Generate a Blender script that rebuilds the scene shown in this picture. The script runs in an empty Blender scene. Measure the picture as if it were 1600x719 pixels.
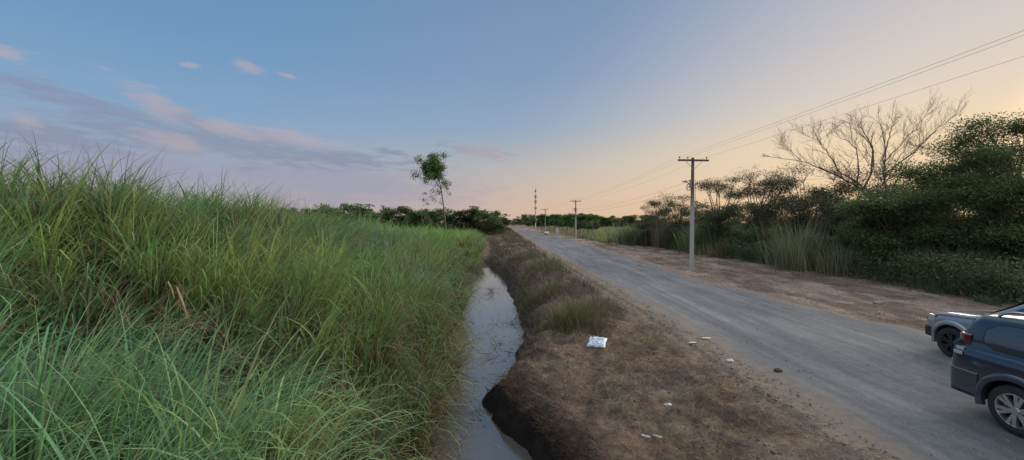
import bpy, bmesh, math, random
import numpy as np
from mathutils import Vector, Matrix

PI = math.pi
C = bpy.context.scene.collection
H = 3.37            # camera height above the road
F = 625.0           # focal length in photo pixels
rng = np.random.default_rng(7)
random.seed(7)

# ------------------------------------------------------------------ helpers
def tag(o, label=None, cat=None, group=None, kind=None):
    if label: o['label'] = label
    if cat: o['category'] = cat
    if group: o['group'] = group
    if kind: o['kind'] = kind
    return o

def empty(name, loc=(0, 0, 0), rz=0.0):
    o = bpy.data.objects.new(name, None); C.objects.link(o)
    o.location = loc; o.rotation_euler = (0, 0, rz); o.empty_display_size = .2
    return o

def link(name, me, mat, parent=None):
    o = bpy.data.objects.new(name, me); C.objects.link(o)
    if mat is not None:
        for m in (mat if isinstance(mat, (list, tuple)) else [mat]): me.materials.append(m)
    if parent: o.parent = parent
    return o

def copy_tree(o, parent=None, name=None):
    c = o.copy(); C.objects.link(c); c.parent = parent
    for ch in list(o.children): copy_tree(ch, c)
    return c

def np_mesh(name, V, Q, col=None, smooth=False):
    """V (n,3), Q (m,k) faces all of k corners"""
    V = np.asarray(V, dtype=np.float32); Q = np.asarray(Q, dtype=np.int32)
    k = Q.shape[1]; me = bpy.data.meshes.new(name)
    me.vertices.add(len(V)); me.vertices.foreach_set('co', V.ravel())
    me.loops.add(Q.size); me.loops.foreach_set('vertex_index', Q.ravel())
    me.polygons.add(len(Q))
    me.polygons.foreach_set('loop_start', np.arange(0, Q.size, k, dtype=np.int32))
    if smooth: me.polygons.foreach_set('use_smooth', np.ones(len(Q), dtype=bool))
    me.update(calc_edges=True)
    if col is not None:
        a = me.color_attributes.new('col', 'FLOAT_COLOR', 'POINT')
        c4 = np.ones((len(V), 4), dtype=np.float32); c4[:, :3] = col
        a.data.foreach_set('color', c4.ravel())
    return me

_T = np.random.default_rng(3).random((256, 256))
def vnoise(x, y):
    x = np.asarray(x, float); y = np.asarray(y, float)
    xi = np.floor(x).astype(int); yi = np.floor(y).astype(int)
    fx = x - xi; fy = y - yi
    fx = fx*fx*(3-2*fx); fy = fy*fy*(3-2*fy)
    a = _T[xi & 255, yi & 255]; b = _T[(xi+1) & 255, yi & 255]
    c = _T[xi & 255, (yi+1) & 255]; d = _T[(xi+1) & 255, (yi+1) & 255]
    return (a*(1-fx)+b*fx)*(1-fy) + (c*(1-fx)+d*fx)*fy
def fbm(x, y, o=4):
    s = 0; a = .5; t = 0
    for i in range(o):
        s = s + a*vnoise(x*2**i+17.3*i, y*2**i+9.1*i); t += a; a *= .5
    return s/t
def sstep(a, b, x):
    t = np.clip((x-a)/(b-a), 0, 1); return t*t*(3-2*t)
def LI(xs, ys): return lambda v: np.interp(v, xs, ys)

# ------------------------------------------------------------------ layout curves
WL = -1.0
xL = LI([-30, 5, 7.4, 10.8, 15.9, 22.4, 33.3, 38, 60, 100], [-1.1, -1.1, -1.14, -1.5, -2.1, -2.9, -3.3, -3.15, -4.0, -8])
xR = LI([-30, 4, 5.4, 7.36, 8.5, 9.75, 10.8, 12.3, 15.9, 19, 22.4, 28, 33.3, 38, 60, 100],
        [1.7, 1.6, 1.2, .38, -.2, -.78, -.05, .12, .45, .30, .15, -.45, -1.0, -2.1, -3.3, -7.4])
bankw = LI([0, 6, 8, 9.5, 11, 14, 25, 60], [.4, .45, .75, 1.0, .8, 1.4, 1.7, 1.2])
roadL = LI([-40, 15, 44, 80, 210, 300, 420], [5.4, 5.4, 4.3, 3.6, .8, -4, -20])
roadR = LI([-40, 13, 23, 47, 81, 110, 180, 280, 420], [12.8, 12.6, 11.3, 11.8, 12.0, 9.8, 7.6, 1.6, -13])
ridge = LI([0, 6, 8.5, 10.5, 12, 14, 20, 30, 45, 80, 120], [1.5, 2.2, 3.3, 2.9, 2.3, 3.1, 2.5, 1.75, 1.0, .4, 0])

def height(X, Y):
    X = np.asarray(X, float); Y = np.asarray(Y, float)
    jag = (fbm(Y*1.7+3, X*.4, 3)-.5)*.5*sstep(3, 6, Y)*(1-sstep(45, 60, Y))
    l = xL(Y) + jag*.5; r = xR(Y) + jag
    near = sstep(60, 30, Y)
    # right side
    t = np.clip((X - r)/bankw(Y), 0, 1.0)
    steep = t**.55
    zr = WL - .12 + (.98-.02)*steep
    n1 = fbm(X*2.3, Y*2.3, 4)-.5
    n2 = fbm(X*.6+40, Y*.6, 3)-.5
    zr = zr + (fbm(X*5+3, Y*5, 4)-.5)*.34*sstep(-.02, .12, t)*sstep(1.6, .5, (X-r)/bankw(Y))
    zr = zr + n1*.30*sstep(0, .25, t)*sstep(roadL(Y)-.2, roadL(Y)-2.0, X) + n2*.12*sstep(roadL(Y)-.2, roadL(Y)-1.5, X)
    zr = zr + .10*sstep(roadL(Y)-2.2, roadL(Y)-.4, X)
    zr = np.where(X > roadL(Y)-.4, (fbm(X*3, Y*3, 3)-.5)*.05, zr)
    # low mounds of brush further on
    mound = .75*sstep(12, 18, Y)*sstep(r+.5, r+2, X)*sstep(roadL(Y)-.6, roadL(Y)-2, X)*fbm(X*.9, Y*.5, 2)
    zr = zr + mound
    # right verge
    v = sstep(roadR(Y)+.1, roadR(Y)+1.0, X)
    zr = zr + v*((fbm(X*1.2+9, Y*1.0, 4)-.45)*.28) + .25*sstep(19.5, 23, X)
    # left
    d = l - X
    zl = WL - .12 + 1.65*sstep(0, 1.5, d) + (ridge(Y)-.4)*sstep(1.0, 9.0, d) - ridge(Y)*.85*sstep(11, 26, d)
    zl = zl + (fbm(X*1.1, Y*1.1, 3)-.5)*.35*sstep(.2, 1.5, d)
    dip = np.exp(-((Y-6.3)/1.9)**2)*np.exp(-((X+4.5)/2.6)**2)
    zl = zl - .7*dip
    bed = WL - .12 - .35*np.clip(np.minimum(X-l, r-X), 0, 1)
    z = np.where(X < l, zl, np.where(X > r, zr, bed))
    far = sstep(70, 110, Y)
    z = z*(1-far*(X < roadL(Y)-.4)) + 0*far
    ditch_end = sstep(40, 46, Y)
    z = np.where((X < roadL(Y)-.4) & (z < -.2), z*(1-ditch_end) + -.2*ditch_end, z)
    wide = sstep(60, 300, np.abs(X))
    z = np.where(np.abs(X) > 30, z*(1-wide), z)
    inroad = (X > roadL(Y)+.35) & (X < roadR(Y)-.35)
    z = np.where(inroad, -.03, z)
    z = z + (fbm(X*9, Y*9, 3)-.5)*.06*(~inroad)*(Y < 60)
    return z

# ------------------------------------------------------------------ materials
def newmat(name):
    m = bpy.data.materials.new(name); m.use_nodes = True
    nt = m.node_tree; b = nt.nodes['Principled BSDF']
    return m, nt, b
def sock(nt, v, s):
    if isinstance(v, (int, float)): s.default_value = v
    else: nt.links.new(v, s)
def plain(name, c, rough=.6, metal=0.0, var=.0, scale=8.0, coat=0.0, spec=.5, bump=0.0):
    m, nt, b = newmat(name)
    b.inputs['Roughness'].default_value = rough; b.inputs['Metallic'].default_value = metal
    b.inputs['Coat Weight'].default_value = coat; b.inputs['Specular IOR Level'].default_value = spec
    b.inputs['Coat Roughness'].default_value = .05
    if var or bump:
        tc = nt.nodes.new('ShaderNodeTexCoord'); n = nt.nodes.new('ShaderNodeTexNoise')
        n.inputs['Scale'].default_value = scale; n.inputs['Detail'].default_value = 6
        nt.links.new(tc.outputs['Object'], n.inputs['Vector'])
        r = nt.nodes.new('ShaderNodeValToRGB'); r.color_ramp.elements[0].position = .3; r.color_ramp.elements[1].position = .7
        r.color_ramp.elements[0].color = tuple(x*(1-var) for x in c) + (1,)
        r.color_ramp.elements[1].color = tuple(min(1, x*(1+var)) for x in c) + (1,)
        nt.links.new(n.outputs['Fac'], r.inputs['Fac']); nt.links.new(r.outputs['Color'], b.inputs['Base Color'])
        if bump:
            bp = nt.nodes.new('ShaderNodeBump'); bp.inputs['Strength'].default_value = bump; bp.inputs['Distance'].default_value = .02
            nt.links.new(n.outputs['Fac'], bp.inputs['Height']); nt.links.new(bp.outputs['Normal'], b.inputs['Normal'])
    else:
        b.inputs['Base Color'].default_value = tuple(c) + (1,)
    return m
def foliage_mat(name, transl=.35, rough=.55, gain=1.0, spec=.3):
    m, nt, b = newmat(name)
    a = nt.nodes.new('ShaderNodeAttribute'); a.attribute_name = 'col'
    b.inputs['Roughness'].default_value = rough; b.inputs['Specular IOR Level'].default_value = spec
    nt.links.new(a.outputs['Color'], b.inputs['Base Color'])
    t = nt.nodes.new('ShaderNodeBsdfTranslucent')
    nt.links.new(a.outputs['Color'], t.inputs['Color'])
    mx = nt.nodes.new('ShaderNodeMixShader'); mx.inputs[0].default_value = transl
    nt.links.new(b.outputs[0], mx.inputs[1]); nt.links.new(t.outputs[0], mx.inputs[2])
    nt.links.new(mx.outputs[0], nt.nodes['Material Output'].inputs['Surface'])
    return m

def ramp(nt, fac, stops):
    r = nt.nodes.new('ShaderNodeValToRGB'); cr = r.color_ramp
    while len(cr.elements) < len(stops): cr.elements.new(.5)
    for e, (p, c) in zip(cr.elements, stops):
        e.position = p; e.color = tuple(c) + (1,)
    nt.links.new(fac, r.inputs['Fac']); return r.outputs['Color']
def noise(nt, vec, scale, detail=6, rough=.6, dist=0.0):
    n = nt.nodes.new('ShaderNodeTexNoise'); n.inputs['Scale'].default_value = scale
    n.inputs['Detail'].default_value = detail; n.inputs['Roughness'].default_value = rough
    n.inputs['Distortion'].default_value = dist
    nt.links.new(vec, n.inputs['Vector']); return n.outputs['Fac']
def mixc(nt, f, a, b, mode='MIX'):
    m = nt.nodes.new('ShaderNodeMix'); m.data_type = 'RGBA'; m.blend_type = mode
    for v, s in ((f, m.inputs[0]), (a, m.inputs[6]), (b, m.inputs[7])):
        if isinstance(v, (int, float)): s.default_value = v
        elif isinstance(v, tuple): s.default_value = v + (1,) if len(v) == 3 else v
        else: nt.links.new(v, s)
    return m.outputs[2]
def mathn(nt, op, a, b=None, c=None, clamp=False):
    m = nt.nodes.new('ShaderNodeMath'); m.operation = op; m.use_clamp = clamp
    for v, s in zip((a, b, c), m.inputs):
        if v is None: continue
        sock(nt, v, s)
    return m.outputs[0]
def mapping(nt, scale):
    tc = nt.nodes.new('ShaderNodeTexCoord'); mp = nt.nodes.new('ShaderNodeMapping')
    mp.inputs['Scale'].default_value = scale
    nt.links.new(tc.outputs['Object'], mp.inputs['Vector']); return mp.outputs['Vector']

def ground_material():
    m, nt, b = newmat('soil')
    v = mapping(nt, (1, 1, 1))
    a = nt.nodes.new('ShaderNodeAttribute'); a.attribute_name = 'col'   # kinds of soil
    n1 = noise(nt, v, .9, 6, .65); n2 = noise(nt, v, 7, 8, .7); n3 = noise(nt, v, 38, 4, .7)
    v1 = ramp(nt, n2, [(.30, (.42, .40, .40)), (.5, (1, 1, 1)), (.72, (1.5, 1.42, 1.3))])
    v2 = ramp(nt, n1, [(.3, (.68, .66, .68)), (.7, (1.25, 1.2, 1.15))])
    v3 = ramp(nt, n3, [(.3, (.7, .7, .7)), (.7, (1.3, 1.3, 1.3))])
    c = mixc(nt, 1.0, a.outputs['Color'], v1, 'MULTIPLY'); c = mixc(nt, 1.0, c, v2, 'MULTIPLY'); c = mixc(nt, .8, c, v3, 'MULTIPLY')
    nt.links.new(c, b.inputs['Base Color']); b.inputs['Roughness'].default_value = .95
    b.inputs['Specular IOR Level'].default_value = .15
    bp = nt.nodes.new('ShaderNodeBump'); bp.inputs['Strength'].default_value = .9; bp.inputs['Distance'].default_value = .06
    hh = mathn(nt, 'ADD', n2, mathn(nt, 'MULTIPLY', n3, .5)); nt.links.new(hh, bp.inputs['Height'])
    nt.links.new(bp.outputs['Normal'], b.inputs['Normal'])
    return m
def road_material():
    m, nt, b = newmat('worn_gravel')
    v = mapping(nt, (1, 1, 1)); vs = mapping(nt, (1.0, .045, 1)); vm = mapping(nt, (1.6, .22, 1))
    s1 = noise(nt, vs, 1.7, 5, .6, .3); s2 = noise(nt, vm, 1.3, 6, .65, .4); n1 = noise(nt, v, .35, 4); n2 = noise(nt, v, 60, 5, .8)
    n4 = noise(nt, v, 5, 7, .75)
    c = ramp(nt, s1, [(.28, (.095, .101, .110)), (.5, (.128, .135, .146)), (.72, (.18, .185, .192))])
    c = mixc(nt, .9, c, ramp(nt, s2, [(.3, (.76, .77, .79)), (.55, (1, 1, 1)), (.72, (1.28, 1.26, 1.24))]), 'MULTIPLY')
    c = mixc(nt, .8, c, ramp(nt, n1, [(.35, (.8, .82, .85)), (.65, (1.2, 1.17, 1.12))]), 'MULTIPLY')
    c = mixc(nt, .9, c, ramp(nt, n2, [(.32, (.5, .5, .5)), (.5, (1, 1, 1)), (.68, (1.6, 1.6, 1.55))]), 'MULTIPLY')
    c = mixc(nt, .7, c, ramp(nt, n4, [(.3, (.7, .7, .72)), (.7, (1.25, 1.22, 1.18))]), 'MULTIPLY')
    # dusty edges: attribute 'edge'
    a = nt.nodes.new('ShaderNodeAttribute'); a.attribute_name = 'col'
    e = mathn(nt, 'MULTIPLY', a.outputs['Fac'], ramp_fac(nt, n4))
    c = mixc(nt, e, c, (.20, .165, .13))
    nt.links.new(c, b.inputs['Base Color']); b.inputs['Roughness'].default_value = .9; b.inputs['Specular IOR Level'].default_value = .2
    bp = nt.nodes.new('ShaderNodeBump'); bp.inputs['Strength'].default_value = .55; bp.inputs['Distance'].default_value = .03
    hh = mathn(nt, 'ADD', mathn(nt, 'MULTIPLY', n2, .5), n4); nt.links.new(hh, bp.inputs['Height'])
    nt.links.new(bp.outputs['Normal'], b.inputs['Normal'])
    return m
def ramp_fac(nt, n):
    mr = nt.nodes.new('ShaderNodeMapRange'); mr.inputs[1].default_value = .3; mr.inputs[2].default_value = .6
    mr.inputs[3].default_value = .35; mr.inputs[4].default_value = 1.2; nt.links.new(n, mr.inputs[0]); return mr.outputs[0]

# ------------------------------------------------------------------ ground, road, water
def axis(*segs):
    out = []
    for a, b, s in segs: out += list(np.arange(a, b, s))
    return np.array(out + [segs[-1][1]])
def build_ground():
    xs = axis((-2500, -300, 275), (-300, -60, 24), (-60, -16, 1.6), (-16, -4, .35), (-4, 6, .07), (6, 11, .5), (11, 22, .16), (22, 40, 1.0), (40, 100, 6), (100, 400, 30), (400, 2600, 275))
    ys = axis((-300, -40, 30), (-40, 1, 1.5), (1, 14, .07), (14, 30, .14), (30, 60, .4), (60, 120, 1.2), (120, 400, 10), (400, 3200, 200))
    X, Y = np.meshgrid(xs, ys)
    Z = height(X, Y)
    n, k = X.shape
    V = np.stack([X.ravel(), Y.ravel(), Z.ravel()], 1)
    i = np.arange((n-1)*(k-1)); r_ = i//(k-1); c_ = i % (k-1); b0 = r_*k + c_
    Q = np.stack([b0, b0+1, b0+k+1, b0+k], 1)
    # soil colours by place: black wet mud, brown earth, tan verge, green field
    x = V[:, 0]; y = V[:, 1]; z = V[:, 2]
    col = np.empty((len(V), 3)); col[:] = (.158, .116, .086)
    def put(mask, c):
        mk = np.clip(mask, 0, 1)[:, None]; col[:] = col*(1-mk) + np.array(c)*mk
    nz = fbm(x*.8, y*.8, 4); nb = fbm(x*3, y*3, 3)
    put(sstep(.45, .65, nz)*.7, (.175, .150, .122))
    put(sstep(.5, .38, nb)*.6, (.075, .055, .046))
    put(sstep(roadL(y)-.9-nb*.5, roadL(y)-.3, x), (.20, .165, .13))           # pale gritty shoulder
    rv = sstep(roadR(y)-.2, roadR(y)+.5, x)
    put(rv, (.19, .15, .12)); put(rv*sstep(.4, .55, fbm(x*.5+5, y*.25, 4)), (.27, .22, .18)); put(rv*sstep(.52, .42, fbm(x*1.5+5, y*.5+9, 3))*.6, (.09, .065, .05))
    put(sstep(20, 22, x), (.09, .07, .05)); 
    put(sstep(14, 17, x)*sstep(66, 74, y), (.12, .13, .05))
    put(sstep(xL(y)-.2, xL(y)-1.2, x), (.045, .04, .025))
    mud = sstep(-.22-.25*(nb-.5), -.55, z)*(x < 5)*(x > -4)
    put(mud*sstep(12.5, 9.5, y), (.020, .018, .017)); put(mud*sstep(9.5, 12.5, y), (.05, .042, .036))
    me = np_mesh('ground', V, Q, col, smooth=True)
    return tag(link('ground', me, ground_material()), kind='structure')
build_ground()

def build_road():
    ys = np.concatenate([np.arange(-40, 80, .25), np.arange(80, 430, 2)])
    us = np.concatenate([[0, .01, .025, .05, .09, .15], np.linspace(.2, .8, 13), [.85, .91, .95, .975, .99, 1]])
    L = roadL(ys) + (fbm(ys*.8, ys*0+3, 4)-.5)*.5*(ys < 100) - .05
    R = roadR(ys) + (fbm(ys*.5, ys*0+8, 4)-.5)*.9*(ys < 100)
    X = L[:, None] + (R-L)[:, None]*us[None]; Y = np.repeat(ys[:, None], len(us), 1)
    edge = np.minimum(X-L[:, None], R[:, None]-X)
    Z = .035 - .05*(1-sstep(0, .35, edge)) + (fbm(X*1.2, Y*.3, 3)-.5)*.07 + (fbm(X*2.6, Y*1.3+7, 3)-.5)*.035
    n, k = X.shape
    V = np.stack([X.ravel(), Y.ravel(), Z.ravel()], 1)
    i = np.arange((n-1)*(k-1)); b0 = (i//(k-1))*k + i % (k-1)
    Q = np.stack([b0, b0+1, b0+k+1, b0+k], 1)
    e = (1-sstep(0, .95, edge.ravel()))*1.0; col = np.stack([e, e, e], 1)
    tag(link('road', np_mesh('road', V, Q, col, True), road_material()), kind='structure')
build_road()

def build_water():
    m, nt, b = newmat('ditch_water')
    b.inputs['Base Color'].default_value = (.095, .092, .085, 1); b.inputs['Roughness'].default_value = .035
    b.inputs['Specular IOR Level'].default_value = .9; b.inputs['IOR'].default_value = 1.75
    v = mapping(nt, (1, 1, 1)); v2 = mapping(nt, (1, .5, 1))
    n1 = noise(nt, v2, 2.5, 3, .5, .6); n2 = noise(nt, v, 16, 3, .6)
    bp = nt.nodes.new('ShaderNodeBump'); bp.inputs['Strength'].default_value = .05; bp.inputs['Distance'].default_value = .03
    nt.links.new(mathn(nt, 'ADD', n1, mathn(nt, 'MULTIPLY', n2, .12)), bp.inputs['Height']); nt.links.new(bp.outputs['Normal'], b.inputs['Normal'])
    # faint scum patches
    n3 = noise(nt, v, 1.4, 7, .7)
    r = ramp(nt, n3, [(.52, (.02,)*3), (.68, (.12,)*3)]); nt.links.new(r, b.inputs['Roughness'])
    ys = np.arange(-30, 46.1, .5)
    V = []; 
    for y in ys: V += [(float(xL(y))-.8, y, WL), (float(xR(y))+.9, y, WL)]
    Q = [(2*i, 2*i+1, 2*i+3, 2*i+2) for i in range(len(ys)-1)]
    tag(link('water', np_mesh('water', V, Q), m), kind='structure')
build_water()

def floating_scum():
    r = np.random.default_rng(17); n = 1500; y = 6+30*r.random(n)**1.3; t = r.beta(.5, .5, n); x = xL(y)+.05+(xR(y)-xL(y)-.1)*t
    k = (fbm(x*1.5, y*.9, 3) > .48); x = x[k]; y = y[k]; n = len(x); a = r.uniform(0, PI, n); l = r.uniform(.012, .07, n); w = l*r.uniform(.12, .6, n)
    d = np.stack([np.cos(a), np.sin(a)], 1)*l[:, None]; e = np.stack([-np.sin(a), np.cos(a)], 1)*w[:, None]; c = np.stack([x, y], 1)
    P = np.stack([c-d, c-e, c+d, c+e], 1); Z = np.full((n, 4, 1), WL+.004)
    V = np.concatenate([P, Z], 2).reshape(-1, 3); Q = (np.arange(n)*4)[:, None]+np.arange(4)[None]
    cl = np.array([(.10, .075, .05), (.05, .05, .03), (.2, .17, .12), (.07, .1, .04)])[r.integers(0, 4, n)]
    m = plain('floating_leaf', (.1, .08, .05), .8); nt = m.node_tree; at = nt.nodes.new('ShaderNodeAttribute'); at.attribute_name = 'col'; nt.links.new(at.outputs['Color'], nt.nodes['Principled BSDF'].inputs['Base Color'])
    tag(link('floating_litter', np_mesh('floating_litter', V, Q, np.repeat(cl, 4, 0)), m), 'dead leaf flecks floating along the edges of the ditch water', 'leaf litter', kind='stuff')
floating_scum()

# ------------------------------------------------------------------ blades (grass, twigs)
def blades(base, L, az, tilt, curl, width, segs=5, colb=None, colt=None, twist=None, droop=2.3):
    """ribbon blades; base (n,3); returns V,Q,col"""
    n = len(base); s = np.linspace(0, 1, segs+1)
    th = tilt[:, None] + curl[:, None]*(s[None]**droop)
    dx = np.sin(th); dz = np.cos(th)
    step = (L/segs)[:, None]
    mx = np.concatenate([np.zeros((n, 1)), np.cumsum((dx[:, :-1]+dx[:, 1:])*.5*step, 1)], 1)
    mz = np.concatenate([np.zeros((n, 1)), np.cumsum((dz[:, :-1]+dz[:, 1:])*.5*step, 1)], 1)
    ca = np.cos(az)[:, None]; sa = np.sin(az)[:, None]
    P = np.stack([base[:, 0:1]+mx*ca, base[:, 1:2]+mx*sa, base[:, 2:3]+mz], 2)
    if twist is None: twist = np.zeros(n)
    wa = az + PI/2 + twist
    W = np.stack([np.cos(wa), np.sin(wa), np.zeros(n)], 1)
    prof = np.minimum(1, .45+s*3)*(1-s**2.2)*1.0 + .03
    off = W[:, None, :]*(width[:, None]*prof[None]*.5)[:, :, None]
    V = np.stack([P-off, P+off], 2).reshape(n*(segs+1)*2, 3)
    b0 = (np.arange(n)*(segs+1)*2)[:, None] + (np.arange(segs)*2)[None]
    Q = np.stack([b0, b0+1, b0+3, b0+2], 2).reshape(-1, 4)
    t = s[None, :, None]
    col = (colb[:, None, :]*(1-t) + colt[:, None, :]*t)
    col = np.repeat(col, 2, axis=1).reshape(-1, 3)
    return V, Q, col
def merge(parts):
    V, Q, Cc = [], [], []; o = 0
    for v, q, c in parts:
        V.append(v); Q.append(q+o); Cc.append(c); o += len(v)
    return np.concatenate(V), np.concatenate(Q), np.concatenate(Cc)

GREENS = np.array([(.090, .195, .050), (.072, .165, .058), (.125, .220, .060), (.090, .175, .090), (.150, .220, .066)])
DEAD = np.array([(.22, .165, .095), (.16, .105, .065), (.30, .24, .15), (.11, .075, .055)])
M_grass = foliage_mat('grass_leaf', .35, .5, spec=.3)
M_dry = foliage_mat('dry_straw', .2, .8, spec=.15)
M_leaf = foliage_mat('tree_leaf', .32, .6, spec=.15)

def pick(r, arr, n): return arr[r.integers(0, len(arr), n)]

def tall_grass():
    r = np.random.default_rng(11); parts = []
    bands = [  # y0,y1,xmin, tussocks/m2, blades, width, segs
        (2.0, 5.2, -9, 4.6, 96, .0185, 8, 1.0),
        (5.2, 13, -18, 3.0, 84, .023, 7, 1.0),
        (13, 28, -20, 1.9, 68, .033, 6, 1.1),
        (28, 55, -24, 1.0, 46, .048, 5, 1.15),
        (55, 100, -40, .6, 24, .09, 4, 1.0)]
    for (y0, y1, xm, dens, nb, wd, segs, lf) in bands:
        area = (y1-y0)*(0-xm); n = int(area*dens)
        tx = r.uniform(xm, 0.2, n); ty = r.uniform(y0, y1, n)
        edge = xL(ty) + (fbm(ty*.9, ty*0, 3)-.5)*.7
        k = (tx < edge-.12) & (np.hypot(tx, ty) > 2.75)
        k &= ~((ty < 5) & (tx > -1.0))
        # the ridge hides what is far behind it
        k &= ~((tx < -16) & (ty < 30))
        tx = tx[k]; ty = ty[k]; n = len(tx)
        pn = fbm(tx*.35+3, ty*.35, 3); pn2 = fbm(tx*.9+30, ty*.9+4, 3)
        th = r.uniform(.68, 1.3, n)*(.7+.6*pn)     # tussock vigour
        # dip in the middle, taller front clumps
        dip = np.exp(-((ty-6.2)/1.5)**2)*np.exp(-((tx+3.6)/2.2)**2)
        th = th*(1-.28*dip)*(1+.12*(ty < 4.7)*(tx > -5))*(1+.0*dip)
        dead = np.clip((pn2-.49)*4.0, 0, .62) + .4*np.exp(-((ty-6.8)/.6)**2)*np.exp(-((tx+5.0)/.7)**2) + .45*(1-sstep(.2, 1.5, edge[k]-tx))*(ty > 6)
        T = np.repeat(np.arange(n), nb); N = n*nb
        rad = np.abs(r.normal(0, .13, N))+.02; ang = r.uniform(0, 2*PI, N)
        bx = tx[T]+rad*np.cos(ang); by = ty[T]+rad*np.sin(ang)
        bz = height(bx, by) - .05
        bz = np.maximum(bz, WL-.05)
        wf = -.3+2.2*(fbm(tx*.22+8, ty*.22+1, 2)[T]-.5)*2; az = np.arctan2(np.sin(ang)+.8*np.sin(wf), np.cos(ang)+.8*np.cos(wf)) + r.normal(0, .25, N)
        # wind and leaning toward the water, to the right
        straight = r.random(N) < .13
        L = r.uniform(1.05, 2.15, N)*th[T]*lf
        L = np.where(r.random(N) < .25, L*.55, L)
        tilt = .06+rad*.9+np.abs(r.normal(0, .09, N)); curl = np.abs(r.normal(1.9, .55, N))
        curl = np.where(straight, curl*.3, curl)
        near_edge = 1-sstep(.1, 1.2, edge[k][T]-tx[T])
        curl = curl + near_edge*.5; 
        side = r.random(N) < .35*near_edge+.12
        az = np.where(side, r.normal(-.2, .5, N), az)
        w = wd*r.uniform(.55, 1.35, N)*np.where(r.random(N) < .07, 1.8, 1)
        ci = r.integers(0, len(GREENS), n)
        cg = GREENS[ci][T]*r.uniform(.7, 1.25, (N, 1))
        hue = (pn[T][:, None]-.5)
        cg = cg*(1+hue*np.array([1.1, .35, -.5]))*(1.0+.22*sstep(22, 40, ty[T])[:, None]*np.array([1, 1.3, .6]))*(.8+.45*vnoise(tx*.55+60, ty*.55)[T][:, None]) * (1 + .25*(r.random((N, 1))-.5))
        fg = (1-sstep(4.2, 6.5, ty[T]))[:, None]; cg = cg*(1+fg*np.array([.22, .16, .38]))*1.18  # bluish-white sheen on the nearest blades put into their colour
        isd = r.random(N) < (.09+dead[T]*(ty[T] > 4.8))
        cd = pick(r, DEAD, N)*r.uniform(.7, 1.2, (N, 1))
        colt = np.where(isd[:, None], cd, cg*np.where(ty[T] < 5, 1.5, 1.25)[:, None]); colb = np.where(isd[:, None], cd*.9, cg*.55+np.array((.05, .045, .02)))  # tip highlights painted into the colour, stronger on near blades
        # pale dried tips
        tip = (r.random(N) < .25) & ~isd
        colt = np.where(tip[:, None], colt*.6+np.array((.12, .12, .07)), colt)
        L = np.where(isd, L*.8, L); curl = np.where(isd, curl*1.25, curl)
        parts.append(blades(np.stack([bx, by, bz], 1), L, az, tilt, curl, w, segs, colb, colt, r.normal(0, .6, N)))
        print('grass band', y0, N)
    # short understorey grass so that hollows are not bare
    n = 30000; x = r.uniform(-12, -1.3, n); y = r.uniform(3.5, 16, n); k = x < xL(y)-.5; x = x[k]; y = y[k]; n = len(x)
    base = np.stack([x, y, height(x, y)-.03], 1); c = GREENS[r.integers(0, 5, n)]*r.uniform(.6, 1.0, (n, 1)); isd = (r.random(n) < .38)[:, None]; c = np.where(isd, pick(r, DEAD, n), c)
    parts.append(blades(base, r.uniform(.35, 1.0, n), r.uniform(0, 2*PI, n), np.abs(r.normal(.35, .25, n)), np.abs(r.normal(1.3, .6, n)), r.uniform(.008, .018, n), 4, c*.8, c, r.normal(0, .7, n)))
    # broken stems folded over
    n = 1300; x = r.uniform(-14, -1.6, n); y = r.uniform(3.5, 22, n); k = x < xL(y)-.4; x = x[k]; y = y[k]; n = len(x)
    base = np.stack([x, y, height(x, y)+r.uniform(.3, 1.1, n)], 1); c = pick(r, DEAD, n)*r.uniform(.8, 1.4, (n, 1))
    parts.append(blades(base, r.uniform(.5, 1.3, n), r.uniform(0, 2*PI, n), r.uniform(.5, 1.9, n), r.normal(.3, .3, n), r.uniform(.008, .02, n), 4, c*.9, c, r.normal(0, .7, n), droop=1.0))
    # thin upright seed stalks
    n = 900; sx = r.uniform(-15, -1.5, n); sy = r.uniform(3, 30, n); k = (sx < xL(sy)-.4) & (np.hypot(sx, sy) > 3.2); sx = sx[k]; sy = sy[k]; n = len(sx)
    base = np.stack([sx, sy, height(sx, sy)], 1); cc = np.array((.17, .17, .08))*r.uniform(.7, 1.2, (n, 1))
    parts.append(blades(base, r.uniform(1.5, 2.5, n), r.uniform(0, 2*PI, n), np.abs(r.normal(.08, .08, n)), np.abs(r.normal(.35, .25, n)), np.full(n, .009), 5, cc*.8, cc))
    V, Q, cl = merge(parts)
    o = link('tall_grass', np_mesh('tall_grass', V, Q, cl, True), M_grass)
    tag(o, 'tall green cane grass covering the bank and ridge left of the ditch', 'grass', kind='stuff')
tall_grass()

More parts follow.
